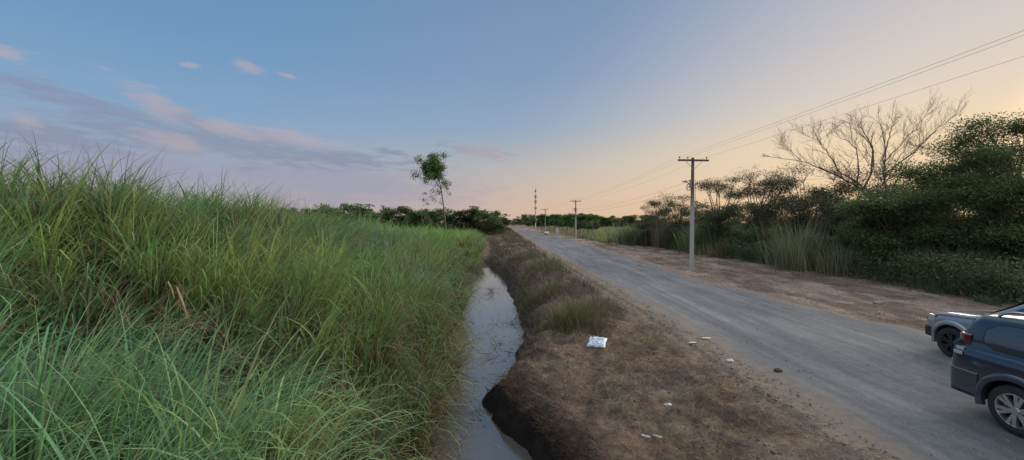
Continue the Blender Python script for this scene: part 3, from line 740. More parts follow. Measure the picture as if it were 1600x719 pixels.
# ------------------------------------------------------------------ lone thin tree left
def lone_tree():
    Y0 = 60.0; bx = (696-800)/F*Y0; g0 = gz(bx, Y0); root = empty('slender_tree', (bx, Y0, g0))
    def W(px, py, dy=0.0): return np.array(((px-800)/F*Y0-bx, dy, H+(348-py)/F*Y0-g0))
    r = np.random.default_rng(31); tb = Tubes(6)
    tr = [W(696, 378), W(696, 350), W(693, 322), W(690, 300), W(686, 280), W(680, 262), W(674, 246)]
    tr[0][2] = -.1
    tb.add(tr, [.13, .11, .095, .08, .06, .04, .02])
    tips = []; low = []
    for i in range(46):
        t = r.uniform(0, 1); k = 3+t*2.9; p0 = np.array(tr[int(k)])*(1-k % 1)+np.array(tr[min(6, int(k)+1)])*(k % 1)
        a = r.uniform(0, 2*PI); e = W(674+r.normal(0, 11), 262+r.normal(0, 10), 0); e[1] = r.normal(0, 1.0)
        m = (p0+e)/2+np.array((0, 0, -.15)); tb.add([p0, m, e], [.03, .02, .008]); tips.append(e)
    for (px, py) in ((665, 302), (672, 308), (678, 312), (662, 312), (684, 300), (700, 295), (703, 287), (676, 298), (668, 318), (688, 316), (701, 303), (680, 290), (695, 286)):
        e = W(px, py); e[1] = r.normal(0, .5); p0 = np.array(tr[3] if py > 300 else tr[4]); tb.add([p0, (p0+e)/2+np.array((0, 0, .12)), e], [.025, .015, .006]); low.append(e)
    tips = np.array(tips); low = np.array(low)
    n = 8500; c = tips[r.integers(0, len(tips), n)]; P = c+r.normal(0, .36, (n, 3))*np.array((1, 1, .9))
    n2 = 420; P2 = low[r.integers(0, len(low), n2)]+r.normal(0, .2, (n2, 3))
    P = np.concatenate([P, P2]); n = len(P); pal = np.array(FRESH)*1.25
    V, Q, cl = leaves(r, P, r.normal(0, 1, (n, 3))+np.array((0, 0, -.4)), r.uniform(.16, .34, n), r.uniform(.08, .17, n), pal[r.integers(0, 3, n)]*r.uniform(.6, 1.3, (n, 1)))
    link('trunk', tb.mesh('trunk'), M_bark, root); link('crown', np_mesh('crown', V, Q, cl), M_leaf, root)
    tag(root, 'slender lone tree with a small leafy top standing above the left grass', 'tree')
lone_tree()

# ------------------------------------------------------------------ far tree belts
fm = [leafy(200+i, 9.0, 5.0, 6500, .50, .26, [FRESH, OLIVE, MIDG, MIDG][i], base=.02, flatz=.6, lobes=18, loosen=.3, trunk_r=.2, topopen=.25) for i in range(4)]
for m in fm:
    m[0].materials.append(M_bark); m[1].materials.append(M_leaf)
left_tops = [(470, 322, 75), (500, 318, 78), (527, 314, 80), (556, 322, 84), (584, 324, 90), (612, 318, 95), (640, 320, 98), (664, 322, 100), (690, 324, 104), (716, 323, 106), (738, 320, 108), (757, 323, 110), (770, 327, 116), (782, 337, 150)]
lw = ['leftmost', 'second', 'third', 'fourth', 'fifth', 'sixth', 'seventh', 'eighth', 'ninth', 'tenth', 'eleventh', 'twelfth', 'thirteenth', 'fourteenth']
for i, (px, py, Y) in enumerate(left_tops):
    X = (px-800)/F*Y; top = H+(348-py)/F*Y; s = top/9.0
    col = 'dark green' if i % 4 in (0, 3) else 'olive brown'
    lab = f'{lw[i]} tree from the left in the low tree line behind the cane grass'
    plant('distant_tree', fm[i % 4 if i != 2 else 0], (X, Y, 0), i*1.7, (s*(1.35+.15*(i % 3)), s*.9, s), lab, 'tree', 'tree line behind the cane grass')
num = ['first', 'second', 'third', 'fourth', 'fifth', 'sixth', 'seventh', 'eighth', 'ninth', 'tenth', 'eleventh', 'twelfth', 'thirteenth', 'fourteenth', 'fifteenth', 'sixteenth', 'seventeenth', 'eighteenth', 'nineteenth', 'twentieth', 'twenty-first', 'twenty-second', 'twenty-third', 'twenty-fourth']
fr = [(786, 342, 430), (793, 343, 470), (801, 341, 480), (809, 342, 460), (818, 337, 420), (827, 333, 330), (838, 333, 310), (849, 336, 300), (860, 334, 290), (871, 335, 290), (882, 332, 280), (893, 333, 280), (904, 332, 270), (916, 331, 265), (928, 332, 260), (939, 335, 255), (950, 337, 250), (961, 335, 245), (972, 336, 240), (984, 334, 235), (996, 336, 230), (1008, 335, 228), (1021, 334, 225), (1035, 333, 220)]
for i, (px, py, Y) in enumerate(fr):
    X = (px-800)/F*Y; top = H+(348-py)/F*Y; s = top/9.0
    lab = f'{num[i]} tree from the left in the distant wood beyond road and field'
    plant('distant_tree', fm[(i*3+1) % 4], (X, Y+(i % 3)*6, 0), i*2.3, (s*1.9, s, s), lab, 'tree', 'distant wood beyond road and field')
# young trees behind the fence
ym = [leafy(220+i, 6.0, 2.1, 3600, .32, .17, FRESH, base=.30, flatz=.75, lobes=12, loosen=.3, trunk_r=.11, topopen=.1) for i in range(2)]
for m in ym: m[0].materials.append(M_barkpale); m[1].materials.append(M_leaf)
for i in range(13):
    px = 846 + i*6.6; X = 15.2 + (i % 3)*.8; Y = X*F/(px-800); Y = min(Y, 150)
    X = (px-800)/F*Y; s = (H+(348-(335+(i*7 % 4)))/F*Y)/5.6
    lab = f'{num[i]} young tree from the left in the row behind the roadside fence'
    plant('young_tree', ym[i % 2], (X, Y, 0), i*1.1, (s*1.25 if Y > 120 else s*1.05, s, s), lab, 'tree', 'row of young trees behind the roadside fence')

# ------------------------------------------------------------------ bmesh helpers
def bm_box(bm, c, s, rot=None, bev=0.0):
    r = bmesh.ops.create_cube(bm, size=1); vs = r['verts']
    bmesh.ops.scale(bm, vec=s, verts=vs)
    if bev:
        es = list({e for v in vs for e in v.link_edges})
        rb = bmesh.ops.bevel(bm, geom=es, offset=bev, segments=2, affect='EDGES'); vs = list({v for f in rb['faces'] for v in f.verts} | {v for v in vs if v.is_valid})
    if rot: bmesh.ops.rotate(bm, verts=vs, cent=(0, 0, 0), matrix=rot)
    bmesh.ops.translate(bm, vec=c, verts=vs); return vs
def bm_cyl(bm, p0, p1, r0, r1=None, n=14):
    p0 = Vector(p0); p1 = Vector(p1); d = p1-p0
    r = bmesh.ops.create_cone(bm, cap_ends=True, segments=n, radius1=r0, radius2=r0 if r1 is None else r1, depth=d.length)
    q = Vector((0, 0, 1)).rotation_difference(d).to_matrix()
    bmesh.ops.rotate(bm, verts=r['verts'], cent=(0, 0, 0), matrix=q); bmesh.ops.translate(bm, vec=(p0+p1)/2, verts=r['verts']); return r['verts']
def bm_obj(name, bm, mat, parent=None, smooth=None):
    me = bpy.data.meshes.new(name); bmesh.ops.recalc_face_normals(bm, faces=bm.faces); bm.to_mesh(me); bm.free()
    if smooth is not None:
        me.polygons.foreach_set('use_smooth', [True]*len(me.polygons)); me.set_sharp_from_angle(angle=math.radians(smooth))
    return link(name, me, mat, parent)

M_conc = None
def pole_material():
    m, nt, b = newmat('pole_shaft')
    tc = nt.nodes.new('ShaderNodeTexCoord'); sp = nt.nodes.new('ShaderNodeSeparateXYZ'); nt.links.new(tc.outputs['Object'], sp.inputs[0])
    v = mapping(nt, (5, 5, .9)); n = noise(nt, v, 3, 6, .6)
    z = mathn(nt, 'ADD', sp.outputs['Z'], mathn(nt, 'MULTIPLY', n, 1.2))
    f = nt.nodes.new('ShaderNodeMapRange'); f.inputs[1].default_value = 4.6; f.inputs[2].default_value = 6.2; nt.links.new(z, f.inputs[0])
    c = mixc(nt, f.outputs[0], (.36, .35, .33), (.13, .095, .07))
    c = mixc(nt, .8, c, ramp(nt, n, [(.3, (.75, .75, .75)), (.7, (1.2, 1.2, 1.2))]), 'MULTIPLY')
    nt.links.new(c, b.inputs['Base Color']); b.inputs['Roughness'].default_value = .85; return m
M_pole = pole_material()
M_wood = plain('weathered_timber', (.10, .07, .052), .85, var=.3, scale=9)
M_steel = plain('galvanised_steel', (.30, .30, .31), .45, .7, var=.15)
M_porc = plain('porcelain', (.16, .09, .07), .25, var=.1)
M_cable = plain('black_cable', (.03, .03, .032), .5)
M_wire = plain('aged_wire', (.07, .065, .06), .5, .5)

PH = 8.05
def make_pole(label, detail=True):
    root = empty('utility_pole')
    bm = bmesh.new(); bm_cyl(bm, (0, 0, -.2), (0, 0, PH), .165, .10, 16); bm_obj('shaft', bm, M_pole, root, 40)
    bm = bmesh.new(); bm_box(bm, (-.02, -.14, PH-.2), (2.25, .10, .13), bev=.012); bm_obj('crossarm', bm, M_wood, root)
    for s in (-1, 1):
        bm = bmesh.new(); bm_cyl(bm, (s*.62, -.2, PH-.26), (s*.06, -.15, PH-.82), .016, n=6); bm_obj('brace', bm, M_steel, root)
    for x in (-1.03, -.42, .95):
        bm = bmesh.new(); z = PH-.135
        bm_cyl(bm, (x, -.14, z), (x, -.14, z+.10), .014, n=8); bm_cyl(bm, (x, -.14, z+.08), (x, -.14, z+.13), .055, .05, 12); bm_cyl(bm, (x, -.14, z+.13), (x, -.14, z+.20), .032, .045, 12)
        bm_obj('insulator', bm, M_porc, root, 40)
    bm = bmesh.new(); bm_cyl(bm, (0, 0, PH), (0, 0, PH+.03), .105, .08, 12); bm_obj('pole_cap', bm, M_steel, root)
    if detail:
        # secondary hardware: spool rack, cable loop, lamp-like bracket on each side
        z = 6.15
        bm = bmesh.new(); bm_box(bm, (-.15, -.02, z), (.09, .09, .62), bev=.01)
        for k in (-.22, 0, .22): bm_cyl(bm, (-.24, -.07, z+k), (-.24, .07, z+k), .05, n=12)
        bm_obj('spool_rack', bm, M_steel, root, 40)
        bm = bmesh.new(); bm_box(bm, (-.48, -.04, z+.10), (.62, .07, .06), Matrix.Rotation(math.radians(14), 3, 'Y'), .01); bm_box(bm, (-.52, -.04, z+.16), (.22, .14, .14), bev=.03); bm_obj('bracket', bm, M_steel, root, 40)
        bm = bmesh.new(); bm_box(bm, (0, 0, 0), (.30, .1, .1), Matrix.Rotation(math.radians(-52), 3, 'Y'), .02); bmesh.ops.translate(bm, vec=(.27, -.05, z+.02), verts=bm.verts); bm_cyl(bm, (.1, -.03, z-.1), (.24, -.05, z-.05), .02, n=8); bm_obj('bracket', bm, M_steel, root, 40)
        t = Tubes(6); a = np.linspace(0, 2*PI, 25)
        t.add(np.stack([-.34+.13*np.cos(a), -.08+.02*np.sin(3*a), z-.28+.26*np.sin(a)], 1), np.full(25, .018)); t.add(np.stack([-.32+.10*np.cos(a), -.11+0*a, z-.26+.22*np.sin(a)], 1), np.full(25, .014))
        link('cable_coil', t.mesh('cable_coil'), M_cable, root)
        t = Tubes(6); t.add([(.14, -.12, 6.4), (.15, -.13, 5), (.155, -.14, 3.5), (.17, -.15, 2.2)], [.014]*4); link('down_conduit', t.mesh('down_conduit'), M_cable, root)
    tag(root, label, 'utility pole', 'utility poles along the road'); return root
poles = [(13.15, 29.3), (13.3, 83.5), (11.4, 137.0), (6.6, 192.0)]
p0 = make_pole('nearest utility pole with crossarm, cable coil and pale lower shaft'); p0.location = (13.15, 29.3, gz(13.15, 29.3)); p0.rotation_euler = (0, .012, 0)
for (x, y), lab in zip(poles[1:3], ['second utility pole, small and pale, standing at the start of the fence', 'third utility pole, dark and short in front of the young trees']):
    c = copy_tree(p0); c.location = (x, y, 0); c.rotation_euler = (0, 0, .03); tag(c, lab)
pb = copy_tree(p0); pb.location = (12.9, -23.5, 0); tag(pb, 'utility pole behind the camera that carries the wires off the frame')

def span(a, b, sag, n=24):
    a = np.array(a); b = np.array(b); t = np.linspace(0, 1, n)
    p = a[None]*(1-t)[:, None]+b[None]*t[:, None]; p[:, 2] -= sag*4*t*(1-t); return p
seq = [(12.9, -23.5)]+poles[:3]+[(3.0, 250.0)]
def wire(dx, z, sags, rad, label):
    t = Tubes(4); 
    for i in range(len(seq)-1):
        (x0, y0), (x1, y1) = seq[i], seq[i+1]
        t.add(span((x0+dx, y0-.14, z), (x1+dx, y1-.14, z), sags[i], 30), np.full(30, rad if i < 1 else rad*1.1))
    o = link('power_line', t.mesh('power_line'), M_wire); tag(o, label, 'power line', 'overhead lines between the utility poles')
g = gz(13.15, 29.3)
wire(-1.03, PH+.06, [.24, .55, .5, .4], .0042, 'topmost overhead wire on the road-side end of the crossarms')
wire(-.42, PH+.06, [.12, .5, .5, .4], .0042, 'overhead wire on the inner insulator, running close below the topmost wire')
wire(.95, PH+.06, [.2, .6, .5, .4], .0042, 'lower of the high wires, on the thicket-side end of the crossarms')
def low_wire(dz, rad, label, dx=-.26):
    t = Tubes(4)
    for i in range(1, len(seq)-1):
        (x0, y0), (x1, y1) = seq[i], seq[i+1]; t.add(span((x0+dx, y0, 6.15+dz), (x1+dx, y1, 6.15+dz), .7, 26), np.full(26, rad))
    tag(link('service_cable', t.mesh('service_cable'), M_cable), label, 'cable', 'low cables on the utility poles')
low_wire(.22, .006, 'upper low cable running from the coil bracket to the far poles')
low_wire(-.22, .006, 'lower low cable running from the coil bracket to the far poles')
t = Tubes(4); t.add(span((13.3, 29.3, 6.45), (33, 34, 7.6), .25), np.full(24, .008)); tag(link('service_drop', t.mesh('service_drop'), M_cable), 'thin cable from the near pole to the right over the thicket', 'cable')
t = Tubes(4); t.add(span((13.3, 29.3, 6.1), (31, 40, 6.3), .35), np.full(24, .008)); tag(link('service_drop', t.mesh('service_drop'), M_cable), 'lower thin cable from the near pole into the thicket trees', 'cable')

# ------------------------------------------------------------------ cell tower
def cell_tower():
    X, Y = (836.7-800)/F*185, 185.0
    root = empty('cell_tower', (X, Y, 0)); top = H+(348-293)/F*Y
    M_mast = plain('mast_paint', (.45, .44, .42), .5, .3, var=.1)
    bm = bmesh.new(); bm_cyl(bm, (0, 0, 0), (0, 0, top-3), .22, .12, 16); bm_cyl(bm, (0, 0, top-3), (0, 0, top-.8), .08, .06, 10); bm_obj('mast', bm, M_mast, root, 40)
    M_ant = plain('antenna_grey', (.24, .23, .22), .5)
    for z, rad, hh in ((top-1.6, .28, 1.3), (top-4.2, .38, 1.6), (top-6.6, .45, 1.4), (top-9.6, .5, 1.0)):
        bm = bmesh.new(); bmesh.ops.create_cone(bm, cap_ends=True, segments=18, radius1=rad*.8, radius2=rad*.8, depth=.10, matrix=Matrix.Translation((0, 0, z-hh*.3))); bm_obj('platform', bm, M_ant, root)
        for k in range(4):
            a = k*PI/2+.5
            bm = bmesh.new(); bm_box(bm, (rad*math.cos(a), rad*math.sin(a), z), (.22, .12, hh), Matrix.Rotation(0, 3, 'Z'), .03); bm_obj('panel_antenna', bm, M_ant, root)
    bm = bmesh.new(); bm_cyl(bm, (0, 0, top-.8), (0, 0, top+.9), .045, .02, 8); bm_obj('lightning_rod', bm, M_ant, root)
    bm = bmesh.new()
    for s in (-1, 1): bm_cyl(bm, (s*.22, -.42, .5), (s*.22, -.36, top-3), .035, n=6)
    for k in range(30): bm_cyl(bm, (-.22, -.4, .8+k*.45), (.22, -.4, .8+k*.45), .02, n=5)
    bm_obj('ladder', bm, M_mast, root)
    tag(root, 'slim mobile phone mast with clustered antennas left of the far utility poles', 'phone mast')
cell_tower()

# ------------------------------------------------------------------ fence
def fence():
    root = empty('post_fence', (14.3, 74, 0)); r = np.random.default_rng(41); tops = []
    for i in range(46):
        Y = 74+i*2.9; X = 14.3 if Y < 100 else 14.3-(Y-100)*.035; x = X-14.3; y = Y-74
        h = r.uniform(1.5, 2.1); l = r.normal(0, .05, 2)
        t = Tubes(6); rr = r.uniform(.075, .12)
        t.add([(x, y, -.1), (x+l[0]*.5, y+l[1]*.5, h*.5), (x+l[0], y+l[1], h)], [rr, rr*.9, rr*.75]); link('post', t.mesh('post'), M_barkpale, root)
        tops.append((x, y))
    for z in (.5, .95, 1.35):
        t = Tubes(3); t.add([(x, y-.1, z) for x, y in tops], np.full(len(tops), .012)); link('wire_strand', t.mesh('wire_strand'), M_wire, root)
    tag(root, 'rough timber post and wire fence along the right side of the far road', 'fence')
    return root
fence()

# ------------------------------------------------------------------ litter and small things
M_bag = plain('pale_plastic', (.50, .60, .72), .4, var=.22, scale=7, bump=.6)
M_white = plain('white_paper', (.50, .48, .44), .7, var=.25, scale=20)
M_stone = plain('stone', (.26, .24, .22), .9, var=.3, scale=12, bump=.6)
M_darkstone = plain('dark_stone', (.05, .05, .052), .9, var=.3, scale=12, bump=.6)
def crumpled(name, x, y, sx, sy, sz, mat, seed, label, cat, group=None, dz=0.0, rz=0.3, tilt=(0, 0), rough=1.0):
    r = np.random.default_rng(seed); bm = bmesh.new(); bmesh.ops.create_icosphere(bm, subdivisions=4, radius=.5)
    off = r.uniform(0, 50, 3)
    for v in bm.verts:
        p = v.co.copy(); q = (abs(p.x)*2)**4+(abs(p.y)*2)**4; k = 1/(max(q, .02)**.25) if q > .3 else 1.0
        k = 1+(k-1)*.6
        n = (float(fbm((p.x+off[0])*5, (p.y+off[1]+p.z)*5, 3))-.5)*rough; n2 = abs(float(vnoise((p.x+p.z+off[2])*7, (p.y-p.z)*7))-.5)*rough
        v.co = Vector((p.x*k*(1+n*.5), p.y*k*(1+n*.6), p.z*(1+n*1.4)+n2*.28*(1 if p.z > 0 else .1)))
        v.co.x *= sx; v.co.y *= sy; v.co.z *= sz
    for v in bm.verts: v.co.z = max(v.co.z, -sz*.35)
    o = bm_obj(name, bm, mat, None, 35); o.location = (x, y, gz(x, y)+sz*.33+dz if (x < roadL(y) or x > roadR(y)) else .03+sz*.33); o.rotation_euler = (tilt[0], tilt[1], rz)
    tag(o, label, cat, group); return o
def sack(x, y):
    NX, NY = 30, 22; U, Vv = np.meshgrid(np.linspace(-1, 1, NX), np.linspace(-1, 1, NY)); r = np.random.default_rng(5)
    X = U*.30*(1+.10*(vnoise(Vv*2+4, U*0+7)-.5)) + .03*Vv; Y = Vv*.24*(1+.16*(vnoise(U*2+9, Vv*0+3)-.5)) + .02*U
    puff = (1-U**4)*(1-Vv**4)
    cr = np.abs(fbm(U*2.2+3, Vv*2.0+5, 4)-.5)*2
    top = .025+.085*puff + .15*cr*(.4+puff); bot = -.02*puff
    V = np.concatenate([np.stack([X, Y, top], 2).reshape(-1, 3), np.stack([X, Y, bot], 2).reshape(-1, 3)])
    Q = []; n = NX*NY
    for j in range(NY-1):
        for i in range(NX-1):
            b = j*NX+i; Q.append((b, b+1, b+NX+1, b+NX)); Q.append((n+b, n+b+NX, n+b+NX+1, n+b+1))
    rim = [i for i in range(NX)]+[j*NX+NX-1 for j in range(1, NY)]+[(NY-1)*NX+i for i in range(NX-2, -1, -1)]+[j*NX for j in range(NY-2, 0, -1)]
    for a_, b_ in zip(rim, rim[1:]+rim[:1]): Q.append((a_, n+a_, n+b_, b_))
    o = link('plastic_sack', np_mesh('plastic_sack', V, np.array(Q), None, True), M_bag); o.scale = (.8, .84, .62); o.location = (x, y, gz(x, y)+.13); o.rotation_euler = (.42, .04, -.28)
    tag(o, 'pale blue-white plastic sack lying beside the green tuft on the dirt strip', 'plastic sack')
sack(2.43, 11.4)
crumpled('litter', 3.06, 7.85, .15, .10, .06, M_white, 2, 'small round white piece of litter midway on the bare dirt strip', 'litter', 'white litter on the dirt')
crumpled('litter', 2.24, 6.65, .18, .05, .04, M_white, 3, 'torn white scrap lying nearest on the dirt, left half of the pair', 'litter', 'white litter on the dirt', rz=-.5)
crumpled('litter', 2.40, 6.58, .15, .045, .03, M_white, 4, 'torn white scrap lying nearest on the dirt, right half of the pair', 'litter', 'white litter on the dirt', rz=-.6)
crumpled('litter', 5.05, 11.2, .24, .09, .03, M_white, 5, 'flat pale paper on the gritty shoulder left of the road edge', 'litter', 'white litter on the dirt')
crumpled('litter', 5.62, 11.55, .24, .11, .025, M_white, 6, 'flat white paper lying just on the road edge', 'litter', 'white litter on the dirt', rz=.1)
crumpled('litter', 5.28, 9.7, .16, .14, .08, M_white, 7, 'small pale scrap on the shoulder below the two paper pieces', 'litter', 'white litter on the dirt')
crumpled('stone', 5.95, 8.95, .16, .12, .08, M_darkstone, 8, 'dark stone alone on the near left part of the road', 'stone', 'stones by the road')
crumpled('stone', 15.4, 16.8, .42, .26, .14, M_stone, 9, 'pale flat rock on the verge left of the silver car', 'stone', 'stones by the road')
crumpled('stone', 16.2, 16.9, .26, .2, .10, M_stone, 10, 'smaller pale rock right of the flat rock on the verge', 'stone', 'stones by the road')
crumpled('stone', 9.9, 31.2, .28, .22, .12, M_stone, 11, 'pale rock at the far road edge left of the near pole', 'stone', 'stones by the road')
crumpled('stone', 9.6, 112, 1.5, 1.2, .9, M_white, 12, 'pale rubble heap beside the road under the third pole', 'rubble', 'stones by the road')
crumpled('feed_bag', 13.6, 120, .9, .6, 1.9, M_white, 13, 'white sack hung against the far fence posts', 'sack')

def dead_branch(x, y, z, seed, L, label, n=7):
    r = np.random.default_rng(seed); t = Tubes(5)
    def br(p, d, l, rad, dep):
        pts = [p]; q = np.array(p, float)
        for i in range(4): d = d+r.normal(0, .2, 3); d /= np.linalg.norm(d); q = q+d*l/4; pts.append(q.copy())
        t.add(pts, np.linspace(rad, rad*.4, 5))
        if dep:
            for i in (1, 2, 3, 4):
                nd = d+r.normal(0, .7, 3); nd[2] = abs(nd[2])*.5; nd /= np.linalg.norm(nd); br(pts[i], nd, l*.55, rad*.6, dep-1)
    for i in range(n):
        a = r.uniform(0, 2*PI); br(np.array((r.normal(0, .3), r.normal(0, .5), -.08)), np.array((math.cos(a), math.sin(a), .55)), L*r.uniform(.6, 1.2), .013, 2)
    o = link('dead_branch', t.mesh('dead_branch'), M_bark); o.location = (x, y, z); tag(o, label, 'dead branch', 'dead branches sticking out of the ditch water')
dead_branch(-.35, 17.5, WL, 51, .7, 'dark twig tangle in the water before the pale far reflection', 5)
dead_branch(-.05, 13.4, WL, 52, .7, 'dark twig tangle against the right bank of the ditch', 7)
dead_branch(-1.5, 11.5, WL, 53, .6, 'dead twigs hanging into the water at the left bank', 6)
dead_branch(-1.3, 24.5, WL, 54, .7, 'farthest twigs poking from the narrow end of the ditch', 5)
dead_branch(-.1, 10.8, WL, 55, .45, 'small twigs beside the muddy headland', 4)

def fallen_cane():
    t = Tubes(6); r = np.random.default_rng(61); X, Y = -5.05, 6.5; Z = 2.05
    def q(px, py, dy=0): return ((px-800)/F*(Y+dy)-X, dy, H+(348-py)/F*(Y+dy)-Z)
    t.add([q(262, 440), q(268, 452), q(272, 468), q(282, 460)], [.012, .015, .012, .006])
    t.add([q(285, 444), q(270, 450, .05), q(262, 458, .1), q(250, 480, .2), q(232, 500, .3), q(215, 512, .4)], [.006, .016, .018, .014, .012, .010])
    t.add([q(276, 449, -.05), q(284, 470, -.1), q(292, 495, -.1), q(296, 508, -.05)], [.014, .02, .016, .008])
    for i in range(40):
        a = q(235+r.random()*90, 480+r.random()*50, r.normal(0, .3)); d = r.normal(0, .16, 3)
        t.add([a, np.array(a)+d+np.array((0, 0, .05)), np.array(a)+d*2.2], [.003, .004, .0015])
    o = link('fallen_cane', t.mesh('fallen_cane'), plain('dry_cane', (.24, .16, .09), .8, var=.3, scale=10)); o.location = (X, Y, Z)
    tag(o, 'broken dry tan cane stalks crossed over a brown nest in the left grass', 'broken cane')
fallen_cane()

# green tufts on the brush strip
def tuft(x, y, n, L, sp, c, label, seed):
    r = np.random.default_rng(seed); bx = r.normal(0, sp, n); by = r.normal(0, sp, n); c = np.array(c)*r.uniform(.7, 1.25, (n, 1))
    isd = (r.random(n) < .35)[:, None]; c = np.where(isd, pick(r, DEAD, n), c)
    V, Q, cl = blades(np.stack([bx, by, height(bx+x, by+y)-gz(x, y)-.03], 1), r.uniform(L*.5, L*1.2, n), np.arctan2(by, bx)+r.normal(0, .7, n), np.abs(r.normal(.3, .2, n)), np.abs(r.normal(1.0, .5, n)), r.uniform(.008, .014, n), 5, c*.8, c, r.normal(0, .6, n))
    o = link('grass_tuft', np_mesh('grass_tuft', V, Q, cl), M_grass); o.location = (x, y, gz(x, y)); tag(o, label, 'grass tuft', 'green tufts on the strip beside the road')
tuft(2.05, 13.6, 1500, .85, .42, (.13, .15, .065), 'green and straw tuft right behind the pale plastic sack', 71)
tuft(2.9, 14.6, 700, .55, .38, (.13, .14, .07), 'smaller tuft at the right shoulder of the sack tuft', 72)
tuft(1.5, 18.5, 900, .65, .5, (.12, .14, .06), 'low green tuft behind the sack tuft toward the far road', 73)
tuft(2.2, 27.0, 1000, .75, .6, (.13, .155, .06), 'far green tuft where the strip narrows', 74)
tuft(.9, 35.0, 900, .9, .7, (.12, .14, .06), 'farthest green tuft near the end of the ditch', 75)

